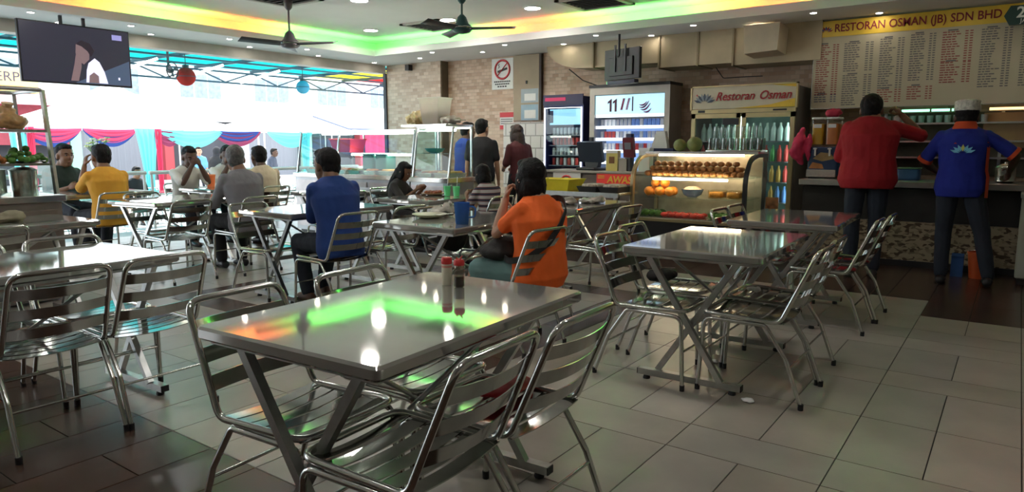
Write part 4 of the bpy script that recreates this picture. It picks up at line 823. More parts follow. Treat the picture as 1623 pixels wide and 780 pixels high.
for j in range(2):
    for k in range(8):
        tag(link('drinking_glass', gl, None, None, (-2.85 + .0775 * k, 7.79 + .13 * j, 1.196)), 'upturned drinking glass in the %s row on the pastry case' % ['front', 'rear'][j], 'glass', 'glasses on the case, %s row' % ['front', 'rear'][j])
for k in range(7): tag(link('drinking_glass', gl, None, None, (-2.81 + .0775 * k, 7.85, 1.328)), 'upturned drinking glass stacked on the second tier on the pastry case', 'glass', 'glasses on the case, second tier')
# ---- till counter
CT = mat('counter_front', (.10, .075, .06), .5, var=.2)
cc = empty('till_counter', (-4.6, 8.3, 0), 0, 'till counter with a grey worktop in front of the lit chiller', 'counter')
part('carcass', MB().bbox((-.8, .02, 0), (.9, .55, .87)), CT, cc); part('worktop', MB().rbox((.05, .27, .89), (1.76, .6, .035), .02), mat('worktop_grey', (.32, .29, .25), .35, var=.1), cc, 40)
for k in range(3): part('front_panel', MB().bbox((-.78 + .57 * k, 0, .04), (-.24 + .57 * k, .02, .85)), mat('counter_panel', (.15, .11, .09), .45, var=.2), cc)
aw = empty('warning_sign', (-4.29, 8.28, .74), 0, 'red warning sign with yellow letters on the till counter front', 'sign'); part('plate', MB().bbox((-.29, 0, 0), (.27, .015, .13)), mat('warning_red_glow', (.55, .03, .02), .5, emit=.15, ecol=(.6, .03, .02)), aw); text('AWAS', .125, YELLOW, aw, (.05, -.003, .055), FACE, bold=.003, shear=.15)  # red plate has a slight glow mixed into its colour, no lamp behind
for k in range(2): part('small_print', MB().bbox((-.27, -.003, .07 + .025 * k), (-.17, 0, .083 + .025 * k)), YELLOW, aw)
wn_ = empty('round_notice', (-5.05, 8.28, .72), 0, 'white notice with a red circle on the left of the till counter', 'notice'); part('sheet', MB().bbox((-.22, 0, 0), (.22, .01, .16)), PAPER, wn_); part('ring', MB().tube([(.09 * math.cos(R(10 * k)), -.003, .02 + .09 * math.sin(R(10 * k))) for k in range(19)], .014, 6), RED, wn_, 60)
po_ = empty('till_monitor', (-4.76, 8.45, .908), R(-8), 'black touch screen till seen from behind on the counter', 'till'); part('base', MB().rbox((0, 0, .02), (.34, .28, .04), .03), BLACK, po_, 50); part('stem', MB().prism([(-.1, .0, .04), (.1, .0, .04), (.13, .0, .16), (-.13, .0, .16)], (0, .08, 0)), BLACK, po_)
part('screen', MB().box((0, -.02, .25), (.40, .05, .28), m=Matrix.Rotation(.25, 3, 'X')), mat('navy_plastic', (.02, .028, .045), .4, var=.1), po_); part('customer_display', MB().rbox((-.06, .08, .42), (.06, .05, .06), .01), BLACK, po_); part('display_pole', MB().tube([(-.06, .08, .04), (-.06, .08, .4)], .01), BLACK, po_)
bx = empty('leaflet_box', (-4.40, 8.36, .908), 0, 'yellow printed box standing on the till counter', 'box'); part('carton', MB().bbox((-.085, 0, 0), (.085, .09, .27)), mat('box_yellow', (.58, .46, .12), .5, var=.1), bx); part('print', MB().bbox((-.04, -.003, .1), (.04, 0, .19)), mat('print_brown', (.2, .08, .02), .6), bx); part('band', MB().bbox((-.085, -.003, .235), (.085, 0, .27)), PAPER, bx)
cr = empty('card_reader', (-4.17, 8.42, .908), 0, 'dark red card reader standing on the till counter', 'card reader'); part('stand', MB().rbox((0, 0, .09), (.1, .1, .18), .02), DARKM, cr); part('reader', MB().box((0, -.02, .31), (.15, .06, .26), m=Matrix.Rotation(.2, 3, 'X')), mat('reader_red', (.16, .02, .035), .4), cr); part('screen', MB().box((0, -.06, .33), (.09, .01, .09), m=Matrix.Rotation(.2, 3, 'X')), mat('reader_screen', (.2, .2, .24), .3), cr); part('printer', MB().rbox((0, 0, .46), (.1, .07, .06), .02), NB, cr)
cb = empty('grey_carton', (-4.24, 8.35, .908), 0, 'small grey carton between the yellow box and the pastry case', 'box'); part('carton', MB().bbox((-.05, 0, 0), (.06, .1, .16)), mat('carton_grey', (.36, .32, .27), .6), cb); part('flap', MB().box((.0, .05, .165), (.11, .11, .006), m=Matrix.Rotation(.15, 3, 'Y')), MATS['carton_grey'], cb)
wc = empty('white_carton', (-3.95, 8.36, .908), 0, 'tall white carton standing against the pastry case', 'box'); part('carton', MB().bbox((-.06, 0, 0), (.09, .12, .3)), PAPER, wc); part('lid', MB().bbox((-.062, -.002, .27), (.092, .122, .305)), WHITE, wc)
tc_ = empty('tent_card', (-3.85, 8.62, .908), 0, 'white folded tent card on a black box behind the till counter', 'card'); part('box', MB().bbox((-.2, 0, 0), (.2, .16, .3)), NB, tc_); part('card', MB().prism([(-.13, .04, .3), (.1, .04, .3), (.06, .04, .52), (-.06, .04, .52)], (0, .08, 0)), PAPER, tc_)
# ---- serving bench in front of the till
sb_ = empty('serving_bench', (-4.2, 7.22, 0), 0, 'low steel serving bench with trays in front of the till counter', 'bench'); part('top', MB().rbox((0, 0, .70), (1.25, .5, .035), .015), STEEL, sb_, 40); part('rail', MB().bbox((-.62, -.26, .665), (.62, -.245, .715)), LEGM, sb_)
for sx in (-1, 1):
    for sy in (-1, 1): part('leg', MB().bar((sx * .56, sy * .2, .69), (sx * .56, sy * .2, 0), .035), LEGM, sb_)
part('lower_shelf', MB().bbox((-.58, -.22, .2), (.58, .22, .22)), mat('dark_wood', (.05, .03, .02), .6, var=.3), sb_)
yb = empty('yellow_basket', (-4.52, 7.22, .718), 0, 'bright yellow plastic basket of white papers on the serving bench', 'basket'); part('basket', MB().loft([[(sx * a, sy * b_, z) for sx, sy in ((-1, -1), (1, -1), (1, 1), (-1, 1))] for a, b_, z in ((.22, .15, 0), (.27, .2, .13), (.28, .21, .13), (.255, .185, .12), (.21, .14, .01))], True), mat('basket_yellow', (.72, .58, .02), .45, var=.1), yb); part('papers', MB().rbox((.07, -.05, .09), (.24, .2, .05), .02), PAPER, yb, 40)
for k, x in enumerate((-4.02, -3.74)):
    ty = empty('black_tray', (x, 7.2, .718), 0, ['left', 'right'][k] + ' black tray of food beside the yellow basket', 'tray'); part('tray', MB().loft([[(sx * a, sy * b_, z) for sx, sy in ((-1, -1), (1, -1), (1, 1), (-1, 1))] for a, b_, z in ((.11, .15, 0), (.13, .18, .06), (.125, .175, .06), (.1, .14, .01))], True), BLACK, ty); part('food', MB().rbox((0, 0, .06), (.2, .28, .05), .05), mat('tray_food', (.45, .38, .30), .6, var=.5, vs=30, bump=.5), ty, 40)
# ---- drinks counter
PEB = bpy.data.materials.new('pebble_mosaic'); PEB.use_nodes = True; nt = PEB.node_tree; p_ = nt.nodes['Principled BSDF']; p_.inputs['Roughness'].default_value = .4
tcn = nt.nodes.new('ShaderNodeTexCoord'); mp = nt.nodes.new('ShaderNodeMapping'); mp.inputs['Scale'].default_value = (1, 1, 1.9); vo = nt.nodes.new('ShaderNodeTexVoronoi'); vo.inputs['Scale'].default_value = 24; rp = nt.nodes.new('ShaderNodeValToRGB')
rp.color_ramp.elements[0].color = (.07, .045, .025, 1); rp.color_ramp.elements[1].color = (.36, .29, .19, 1); rp.color_ramp.elements[0].position = .25; rp.color_ramp.elements[1].position = .5
nt.links.new(tcn.outputs['Object'], mp.inputs[0]); nt.links.new(mp.outputs[0], vo.inputs['Vector']); nt.links.new(vo.outputs['Color'], rp.inputs[0]); nt.links.new(rp.outputs[0], p_.inputs['Base Color'])
dc = empty('drinks_counter', (.35, 8.1, 0), 0, 'long drinks counter with pebble mosaic front and dark steel top', 'counter')
part('mosaic_front', MB().bbox((-2.3, .12, .06), (2.3, .7, .46)), PEB, dc); part('plinth', MB().bbox((-2.3, .1, 0), (2.3, .7, .06)), BLACK, dc); part('shade_block', MB().bbox((-2.3, .2, .46), (2.3, .7, .80)), mat('recess_shade', (.02, .018, .016), .7, var=.2), dc)  # shelf opening is a solid block, its shade painted near-black
part('worktop', MB().rbox((0, .36, .85), (4.6, .74, .06), .01), mat('counter_steel', (.28, .27, .25), .35, .8, var=.15), dc, 40)
jd = empty('juice_dispenser', (-1.78, 8.52, .88), 0, 'twin tank juice dispenser with blue front and white taps', 'drink dispenser'); part('base', MB().rbox((0, 0, .19), (.31, .3, .32), .02), mat('dispenser_blue', (.02, .05, .13), .35, var=.2), jd, 40); part('drip_tray', MB().bbox((-.15, -.2, .02), (.15, -.14, .10)), STEEL, jd); part('foot_plate', MB().bbox((-.14, -.14, 0), (.14, .14, .03)), BLACK, jd)
part('picture', MB().prism([(-.1, -.152, .22), (.0, -.152, .19), (.13, -.152, .22), (.08, -.152, .28), (-.02, -.152, .29)], (0, -.003, 0)), mat('splash_print', (.42, .28, .12), .5, var=.3), jd); part('picture', MB().prism([(-.14, -.152, .11), (.02, -.152, .11), (.0, -.152, .16), (-.1, -.152, .18)], (0, -.003, 0)), mat('splash_orange', (.45, .18, .05), .5, var=.3), jd)
for sx, c in ((-1, (.72, .42, .02)), (1, (.62, .20, .05))):
    tk = part('tank', MB().rbox((sx * .075, 0, .51), (.13, .24, .29), .02), glass('tank_clear', (.95, .93, .85), .2), jd, 40); part('juice', MB().rbox((sx * .075, 0, .49), (.115, .22, .23), .02), mat('juice_%d' % (sx + 1), c, .3, var=.1), tk, 40); part('lid', MB().rbox((sx * .075, 0, .665), (.14, .25, .02), .02), WHITE, tk, 40); part('tank_label', MB().bbox((sx * .075 - .04, -.124, .56), (sx * .075 + .04, -.121, .60)), PAPER, tk)
    tp = part('tap', MB().bar((sx * .075, -.17, .34), (sx * .075, -.17, .25), .018), WHITE, jd); part('lever', MB().bar((sx * .075 - .02, -.18, .33), (sx * .075 + .02, -.18, .33), .014), WHITE, tp)
q = MB(); chain(q, [(-2.0, 8.38, 1.42), (-2.03, 8.36, 1.3), (-2.06, 8.36, 1.18), (-2.0, 8.36, 1.05)], [.03, .06, .075, .03]); q.ell((-1.93, 8.36, 1.22), (.035, .03, .16))
tag(link('pink_cloth', remesh(q, .012, 2, .018, 16), mat('cloth_pink', (.72, .05, .13), .8, var=.2), None), 'bright pink cloth hanging at the left of the juice dispenser', 'cloth')
q = MB(); q.ell((0, 0, .05), (.09, .07, .05)); tag(link('red_bundle', remesh(q, .012, 2, .015, 20), mat('bundle_red', (.4, .02, .05), .7, var=.2), None, (-1.72, 8.52, 1.555)), 'crumpled red cloth on top of the juice dispenser', 'cloth')
sh_ = empty('wall_shelf', (-.5, 9.3, 0), 0, 'steel wall shelves with hanging cups behind the drinks counter', 'shelf')
for z in (1.5, 1.3, 1.12): part('shelf_board', MB().bbox((-.9, -.1, z - .02), (1.6, .22, z)), STEEL, sh_)
for x in (-.85, .3, 1.5): part('upright', MB().bbox((x, .18, .9), (x + .03, .22, 1.62)), LEGM, sh_)
part('back_board', MB().bbox((-.9, .22, .9), (1.6, .24, 1.62)), mat('board_brown', (.09, .075, .05), .6, var=.3), sh_)
cup_ = MB().lathe([(.025, 0), (.032, .08), (.034, .08), (.028, .0)], 10, caps=False).mesh('hanging_cup', 50); cup_.materials.append(mat('cup_grey', (.3, .31, .33), .35, var=.1))
for k in range(12): tag(link('cup', cup_, None, None, (-1.28 + .085 * k, 9.24, 1.5)), 'small grey cup in the row on the wall shelf behind the counter', 'cup', 'cups on the wall shelf')
for k, (x0, x1, c) in enumerate(((-1.12, -.85, (.25, 1., .5)), (-.83, -.66, (.25, 1., .5)), (-.64, -.5, (.25, 1., .5)), (-.3, .0, (1., .55, .2)))):
    solo('tube_lamp', MB().tube([(x0, 9.06, 1.63), (x1, 9.06, 1.63)], .014), mat('tube_' + ('green' if c[1] == 1 else 'amber'), (1, 1, 1), .5, emit=1.6, ecol=c), ['first green', 'second green', 'third green', 'amber'][k] + ' tube lamp under the menu board, counted from the left', 'tube lamp', smooth=60)
solo('amber_board', MB().bbox((-.35, 9.28, 1.22), (.05, 9.30, 1.6)), mat('board_amber', (.30, .2, .1), .6, var=.1), 'tan board leaning on the wall shelf right of the staff man', 'board')
sp_ = empty('steel_pot', (-.1, 8.4, .88), 0, 'round steel pot on the drinks counter beside the staff man', 'pot'); part('pot', MB().lathe([(.06, 0), (.085, .02), (.085, .15), (.09, .155), (.08, .155), (.078, .02)], 20), STEEL, sp_, 50); part('lid', MB().lathe([(.088, .155), (.06, .18), (.015, .19), (.015, .205), (.0, .206)], 20), STEEL, sp_, 50)
bb = empty('blue_tub', (-.95, 8.6, .88), 0, 'blue plastic tub on the drinks counter between the two men', 'tub'); part('tub', MB().rbox((0, 0, .06), (.22, .18, .12), .03), mat('tub_blue', (.03, .09, .2), .4, var=.1), bb, 40); part('lid', MB().rbox((0, 0, .125), (.23, .19, .015), .03), mat('tub_green', (.08, .2, .1), .4), bb, 40)
fe = empty('small_freezer', (.38, 7.9, 0), 0, 'pale chest freezer corner at the right edge of the picture', 'freezer'); part('body', MB().rbox((0, 0, .42), (.66, .5, .72), .03), mat('freezer_white', (.42, .45, .38), .4, var=.05), fe, 40); part('lid', MB().rbox((0, 0, .80), (.68, .52, .04), .02), mat('freezer_lid', (.3, .32, .3), .3), fe, 40)
for sx in (-1, 1): part('foot', MB().bbox((sx * .28 - .03, -.2, 0), (sx * .28 + .03, .2, .06)), BLACK, fe)
cn = empty('orange_bucket', (-.23, 7.86, 0), 0, 'orange bucket on the floor behind the staff man', 'bucket'); part('pail', MB().lathe([(.07, 0), (.095, .24), (.1, .24), (.1, .25), (.085, .25), (.065, .01)], 18), mat('bucket_orange', (.55, .09, .02), .4, var=.1), cn, 50); part('handle', MB().tube([(.09 * math.cos(R(18 * k)), 0, .245 + .02 * math.sin(R(18 * k))) for k in range(11)], .004), TUBE, cn)
bx2 = empty('blue_carton', (-.40, 7.88, 0), 0, 'small blue carton on the floor beside the orange bucket', 'box'); part('carton', MB().bbox((-.05, -.05, 0), (.05, .05, .2)), mat('carton_blue', (.02, .08, .25), .5), bx2); part('flap', MB().box((0, -.02, .205), (.1, .1, .006), m=Matrix.Rotation(.2, 3, 'X')), MATS['carton_blue'], bx2)
# ================================================================ food counters
WTUBE = mat('white_tube', (1, 1, 1), .5, emit=18., ecol=(1., .93, .78))
def food_case(x0, x1, y0, y1, zt, label, posts, tubes, name='food_counter'):
    o = empty(name, ((x0 + x1) / 2, y0, 0), 0, label, 'food counter'); w = (x1 - x0) / 2; d = y1 - y0
    part('body', MB().bbox((-w, 0, .04), (w, d, .80)), mat('counter_sheet', (.42, .43, .45), .4, .8, var=.1), o); part('worktop', MB().rbox((0, d / 2, .83), (2 * w + .05, d + .06, .06), .01), STEEL, o, 40); part('plinth', MB().bbox((-w + .03, .04, 0), (w - .03, d - .04, .04)), BLACK, o)
    n = max(1, round(2 * w / .75))
    for k in range(n): part('door_panel', MB().bbox((-w + 2 * w * k / n + .02, -.012, .1), (-w + 2 * w * (k + 1) / n - .02, 0, .76)), mat('door_sheet', (.5, .46, .46), .35, .7, var=.15), o)
    for x in posts:
        for yy in (.03, d - .03): part('post', MB().bar((x, yy, .86), (x, yy + (.1 if yy < .1 else 0), zt), .022), LEGM, o)
    part('top_glass', MB().bbox((-w, .12, zt - .006), (w, d, zt)), GLASS, o); part('mid_shelf', MB().bbox((-w + .02, .2, 1.14), (w - .02, d - .05, 1.15)), GLASS, o)
    part('front_glass', MB().prism([(-w + .02, .035, .86), (w - .02, .035, .86), (w - .02, .13, zt - .01), (-w + .02, .13, zt - .01)], (0, .004, 0)), GLASS, o)
    for sx in (-1, 1): part('side_glass', MB().prism([(sx * w, .03, .86), (sx * w, .13, zt), (sx * w, d, zt), (sx * w, d, .86)], (.004, 0, 0)), GLASS, o)
    part('top_rail', MB().bar((-w, .13, zt), (w, .13, zt), .022), STEEL, o); part('top_rail', MB().bar((-w, d - .03, zt), (w, d - .03, zt), .022), STEEL, o)
    for (a, b, yy, zz) in tubes: part('light_tube', MB().tube([(a, yy, zz), (b, yy, zz)], .014), WTUBE, o)
    return o
fa = food_case(-8.5, -6.22, 6.4, 7.0, 1.44, 'long stainless food counter with slanted glass, left of the girl', (-1.13, -.30, 1.13), [(-.75, -.1, .2, 1.405), (.05, 1.05, .2, 1.405), (-.2, .0, .25, 1.12), (.0, .95, .25, 1.125)])
fb_ = food_case(-6.1, -5.5, 6.3, 6.8, 1.46, 'taller lit glass food cabinet behind the green drinks', (-.29, .29), [(-.2, .27, .2, 1.43)], 'food_cabinet')
SHB = part('roof_tray', MB().rbox((-.08, .25, 1.485), (.75, .5, .03), .01), STEEL, fb_, 40)
FOOD = [mat('curry_%d' % k, c, .45, var=.4, vs=25, bump=.4, bs=50) for k, c in enumerate(((.42, .14, .03), (.5, .28, .06), (.25, .07, .02), (.12, .2, .04)))]
def tray(x, y, z, k, where):
    o = empty('food_tray', (x, y, z), 0, where, 'tray'); part('pan', MB().loft([[(sx * a, sy * b_, zz) for sx, sy in ((-1, -1), (1, -1), (1, 1), (-1, 1))] for a, b_, zz in ((.10, .16, 0), (.12, .18, .05), (.125, .185, .05), (.09, .15, .012))], True), STEEL, o); part('food', MB().rbox((0, 0, .045), (.2, .32, .05), .06), FOOD[k % 4], o, 60)
for k in range(7): tray(-8.28 + .3 * k, 6.68, .861, k, '%s food tray from the left on the long food counter' % WORD[k])
for k in range(2): tray(-5.94 + .27 * k, 6.55, .861, k % 3, '%s tray of orange curry from the left in the lit food cabinet' % WORD[k])
bowlm = MB().lathe([(.04, 0), (.08, .02), (.1, .07), (.095, .07), (.07, .02)], 16)
for k, (x, c) in enumerate(((-7.2, (.05, .2, .18)), (-6.95, (.06, .22, .2)))):
    o = empty('green_crate', (x, 6.7, .92), 0, ['left', 'right'][k] + ' teal plastic container behind the glass of the long food counter', 'container'); part('box', MB().rbox((0, 0, .1), (.22, .2, .2), .03), mat('teal_plastic', c, .4, var=.1), o, 40); part('lid', MB().rbox((0, 0, .205), (.23, .21, .02), .03), mat('teal_lid', (.1, .3, .28), .4), o, 40)
o = empty('red_tub', (-7.75, 6.75, 1.15), 0, 'red plastic tub on the upper shelf of the long food counter', 'tub'); part('tub', MB().loft([[(sx * a, sy * b_, zz) for sx, sy in ((-1, -1), (1, -1), (1, 1), (-1, 1))] for a, b_, zz in ((.17, .12, 0), (.22, .15, .18), (.215, .145, .18), (.16, .11, .01))], True), mat('tub_red', (.6, .04, .06), .4, var=.1), o); part('rim', MB().tube([(-.22, -.15, .18), (.22, -.15, .18), (.22, .15, .18), (-.22, .15, .18)], .01, 6, True), mat('tub_rim', (.65, .06, .08), .4), o)
o = empty('teal_bowl', (-5.98, 6.62, 1.15), 0, 'turquoise bowl on the upper shelf of the lit food cabinet', 'bowl'); part('bowl', MB().lathe([(.05, 0), (.1, .02), (.13, .06), (.125, .06), (.09, .02)], 16), mat('turq_plastic', (.03, .33, .38), .4), o, 50); part('foot', MB().lathe([(.055, -.004), (.05, .006)], 14), MATS['turq_plastic'], o)
o = empty('plastic_tub', (-5.9, 6.55, 1.50), 0, 'tall translucent tub of yellow crackers on top of the food cabinet', 'tub'); part('tub', MB().loft([[(sx * a, sy * b_, zz) for sx, sy in ((-1, -1), (1, -1), (1, 1), (-1, 1))] for a, b_, zz in ((.12, .1, 0), (.16, .13, .31), (.17, .14, .31), (.17, .14, .325))], False), sheer('milky_plastic', (.75, .72, .66), .6), o); part('crackers', MB().rbox((0, 0, .1), (.2, .16, .18), .03), mat('cracker_yellow', (.62, .42, .1), .6, var=.4, vs=30, bump=.5), o, 40)
q = MB(); q.ell((0, 0, .08), (.16, .12, .08)); q.ell((.12, 0, .11), (.1, .1, .1)); o = empty('cracker_bag', (-6.22, 6.55, 1.50), 0, 'clear bag of pale yellow crackers beside the tall tub', 'bag'); link('bag', remesh(q, .014, 1, .03, 14), mat('cracker_pale', (.55, .42, .2), .35, var=.4, vs=20), o); part('knot', MB().tube([(.14, 0, .2), (.16, 0, .25)], [.02, .04], 8), mat('bag_clear', (.7, .66, .55), .3), o)
q = MB(); q.ell((0, 0, .05), (.16, .1, .05)); o = empty('foil_pack', (-5.62, 6.5, 1.50), 0, 'crumpled grey pack at the right end of the cabinet top', 'pack'); link('pack', remesh(q, .014, 1, .02, 18), mat('foil_grey', (.4, .36, .3), .35, .3, var=.3), o); part('seal', MB().bbox((.13, -.06, .04), (.2, .06, .05)), MATS['foil_grey'], o)
# ---- food stall on the left edge
fs = empty('food_stall', (-6.55, 1.72, 0), 0, 'steel framed food stall with glass shelves at the left edge', 'food stall')
part('body', MB().bbox((-.33, -.75, .02), (.33, .70, .80)), mat('stall_steel', (.30, .27, .24), .4, .7, var=.1), fs); part('worktop', MB().rbox((0, -.02, .83), (.72, 1.5, .05), .01), STEEL, fs, 40); part('side_panel', MB().bbox((.33, -.7, .1), (.342, .66, .74)), mat('stall_panel', (.26, .22, .19), .4, .6, var=.1), fs)
for x in (-.31, .31):
    for y_ in (-.72, .68): part('post', MB().bar((x, y_, .86), (x - (.05 if x > 0 else 0), y_ - .02, 1.68), .028), LEGM, fs)
part('top_frame', MB().tube(fillet([(-.31, -.74, 1.68), (.26, -.74, 1.68), (.26, .66, 1.68), (-.31, .66, 1.68)], .05, 4, True), .016, 8, True), LEGM, fs, 60)
for z in (1.37, 1.11): part('shelf', MB().bbox((-.31, -.72, z - .02), (.29, .67, z)), STEEL, fs)
part('side_glass', MB().bbox((-.3, .675, .86), (.3, .68, 1.11)), GLASS, fs); part('front_glass', MB().bbox((.315, -.7, .86), (.32, .66, 1.11)), GLASS, fs)
def heap(name, x, y, z, rx, ry, rz, m, label, cat, seed=0):
    q = MB(); rr = random.Random(seed)
    for k in range(26):
        a, r = rr.uniform(0, 6.28), math.sqrt(rr.random()); q.ell((rx * r * math.cos(a), ry * r * math.sin(a), rz * (1 - r * r) * rr.uniform(.5, 1) + .02), (.035, .03, .025), 8, 6)
    o = empty(name, (x, y, z), 0, label, cat); part('plate', MB().lathe([(max(rx, ry) * .6, 0), (max(rx, ry), .012), (max(rx, ry), .018), (max(rx, ry) * .6, .008)], 18), STEEL, o, 50); f_ = part('food', q, m, o, 180); f_['kind'] = 'stuff'; return o
heap('fried_food', -6.38, 1.95, 1.112, .15, .14, .1, FOOD[0], 'heap of orange fried food on the middle shelf of the food stall', 'food', 1); heap('fried_food', -6.42, 1.64, 1.112, .15, .14, .1, FOOD[1], 'second heap of fried food at the frame edge of the food stall', 'food', 2); heap('green_vegetables', -6.38, 2.24, 1.112, .15, .14, .1, LEAFM[0], 'heap of green vegetables on the middle shelf of the food stall', 'food', 3)
q = MB(); q.ell((0, 0, .06), (.1, .13, .06)); q.ell((0, 0, .13), (.05, .06, .05)); o = empty('bread_bag', (-6.36, 2.16, 1.372), 0, 'tied bag of brown snacks on the top shelf of the food stall', 'bag'); link('bag', remesh(q, .012, 1, .02, 18), mat('snack_brown', (.45, .26, .1), .4, var=.3, vs=20), o); part('knot', MB().tube([(0, 0, .16), (.01, 0, .2)], [.02, .045], 8), mat('bag_tan', (.6, .42, .25), .4), o)
heap('red_food', -6.42, 1.85, 1.372, .14, .14, .05, REDF, 'red food spread on the top shelf of the food stall', 'food', 4)
o = empty('cooking_pot', (-6.42, 1.86, .855), 0, 'big dented steel pot behind the glass of the food stall', 'pot'); part('pot', MB().lathe([(.2, 0), (.25, .03), (.25, .2), (.26, .21), (.24, .21), (.235, .03)], 28), STEEL, o, 50); part('ladle', MB().tube([(.05, .05, .1), (.1, .12, .28)], .01), STEEL, o, 60)
o = empty('steel_canister', (-6.42, 2.24, .855), 0, 'smaller steel canister beside the big pot in the food stall', 'canister'); part('canister', MB().lathe([(.09, 0), (.095, .19), (.1, .2), (.085, .2), (.08, .02)], 20), STEEL, o, 50); part('lid', MB().lathe([(.1, .2), (.06, .22), (.01, .225)], 20), STEEL, o, 50)
# ---- television by the open front
t_ = empty('television', (-8.8, 3.735, 2.265), R(90), 'wide flat television hanging above the open front at top left', 'television')
part('shell', MB().rbox((0, .03, 0), (1.17, .05, .66), .008), BLACK, t_, 40); part('screen', MB().bbox((-.57, -.003, -.315), (.57, .006, .315)), mat('screen_dark', (.01, .01, .012), .2, emit=.045, ecol=(.42, .40, .62)), t_)
part('screen_glow', MB().prism([(-.05, -.006, -.31), (.56, -.006, -.31), (.56, -.006, -.02)], (0, .002, 0)), mat('screen_blue', (.02, .03, .05), .3, emit=.1, ecol=(.4, .55, .9)), t_)
SK2 = mat('screen_skin', (.1, .06, .06), .4, emit=.17, ecol=(.62, .42, .45)); SW = mat('screen_white', (.4, .4, .5), .4, emit=.62, ecol=(.72, .70, .95)); SD = mat('screen_hair', (.02, .015, .02), .4, emit=.03, ecol=(.3, .2, .35))
def flat(name, pts, m, d): part(name, MB().prism([(x, -.006 - d, z) for x, z in pts], (0, .002, 0)), m, t_)
flat('picture_shirt', [(.06, -.30), (.30, -.30), (.27, -.17), (.22, -.06), (.17, -.02), (.10, -.08), (.075, -.16)], SW, .003); flat('picture_arm', [(.09, -.30), (.2, -.30), (.2, -.22), (.15, -.18), (.1, -.22)], SK2, .004)
flat('picture_face', [(-.02, .12), (.05, .13), (.12, .06), (.11, -.04), (.05, -.1), (-.01, -.06), (-.03, .02)], SK2, .003); flat('picture_hair', [(-.02, .12), (.04, .17), (.13, .14), (.17, .06), (.13, -.01), (.1, .05), (.04, .1)], SD, .005); flat('picture_forearm', [(-.1, -.29), (-.02, -.29), (.02, -.14), (.03, -.02), (-.03, .0), (-.05, -.1)], SK2, .004)
flat('picture_caption', [(.38, .27), (.49, .27), (.49, .21), (.38, .21)], mat('screen_caption', (.2, .2, .4), .4, emit=.35, ecol=(.45, .42, .9)), .003); flat('picture_mark', [(.42, -.25), (.44, -.25), (.44, -.22), (.42, -.22)], SW, .003)
part('mount_plate', MB().bbox((-.2, .055, -.15), (.2, .075, .2)), DARKM, t_)
for x in (-.12, .12): part('mount_arm', MB().bar((x, .09, 0), (x, .09, .43), .03), DARKM, t_)
# ================================================================ outside the open front
GZ = -.45
struct('ground_outside', MB().bbox((-70, -25, GZ - .3), (-10.6, 70, GZ)), mat('street_paving', (.5, .5, .5), .8, var=.15, vs=.5, bump=.1, bs=5))
struct('front_walkway', MB().bbox((-10.6, -6, GZ - .2), (X0, 9.6, -.02)), mat('walkway_concrete', (.36, .36, .36), .7, var=.12, vs=2))
WRAIL = mat('white_rail', (.72, .74, .74), .4, var=.05)
for k, (a, b) in enumerate(((1.0, 3.05), (3.1, 5.15), (5.2, 7.25), (7.3, 9.2))):
    o = empty('railing', (-10.3, (a + b) / 2, -.02), 0, '%s white railing panel along the open front, counted from the left' % WORD[k], 'railing', 'white railing panels'); h_ = (b - a) / 2
    part('top_rail', MB().tube([(0, -h_, .87), (0, h_, .87)], .028), WRAIL, o, 60); part('mid_rail', MB().tube([(0, -h_, .45), (0, h_, .45)], .018), WRAIL, o, 60)
    for s_ in (-1, 0, 1): part('post', MB().tube([(0, s_ * (h_ - .03), 0), (0, s_ * (h_ - .03), .87)], .02), WRAIL, o, 60)
# coloured canopy over the pavement
PC = {'turquoise': sheer('sheet_turquoise', (.05, .62, .62), .6), 'yellow': sheer('sheet_yellow', (.85, .78, .12), .6), 'red': sheer('sheet_red', (.75, .08, .08), .6), 'blue': sheer('sheet_blue', (.10, .35, .8), .6)}
cv = empty('street_canopy', (-12.7, 6, 3.0), 0, 'coloured sheet canopy on a steel frame over the pavement outside', 'canopy')
seq = ['blue', 'turquoise', 'turquoise', 'turquoise', 'turquoise', 'turquoise', 'turquoise', 'turquoise', 'yellow', 'red', 'blue', 'turquoise']
for k, c in enumerate(seq):
    y0 = -5.6 + 1.45 * k; part('roof_sheet', MB().bbox((-2.9, y0 + .03, .06), (2.7, y0 + 1.42, .075)), PC[c], cv)
TR = mat('truss_paint', (.05, .09, .12), .5, .4, var=.1)
for k in range(13):
    y0 = -5.6 + 1.45 * k; part('rafter', MB().bar((-2.9, y0, .03), (2.7, y0, .03), .05, .06), TR, cv)
for x in (-2.85, -1.9, -.9, .2): part('purlin', MB().bar((x, -5.6, -.02), (x, 11.8, -.02), .04), TR, cv)
for k in range(12):
    y0 = -5.6 + 1.45 * k
    part('truss_web', MB().bar((-2.85, y0, 0), (-2.85, y0 + .72, -.26), .03), TR, cv); part('truss_web', MB().bar((-2.85, y0 + .72, -.26), (-2.85, y0 + 1.45, 0), .03), TR, cv)
part('truss_chord', MB().bar((-2.85, -5.6, -.27), (-2.85, 11.8, -.27), .04), TR, cv)
for y0 in (-5.5, 11.7): part('canopy_post', MB().bar((-2.85, y0, -.27), (-2.85, y0, GZ - 3.0), .07), TR, cv)
NEON = mat('neon_white', (1, 1, 1), .5, emit=1.5, ecol=(1, .95, .95))
for k, y0 in enumerate((5.9, 7.35, 8.8, 10.25)): solo('canopy_tube_lamp', MB().tube([(-15.2, y0 - .25, 2.72), (-14.3, y0 + .2, 2.98)], .03), NEON, '%s slanting white tube lamp under the coloured canopy, from the left' % WORD[k], 'tube lamp', 'canopy tube lamps', smooth=60)
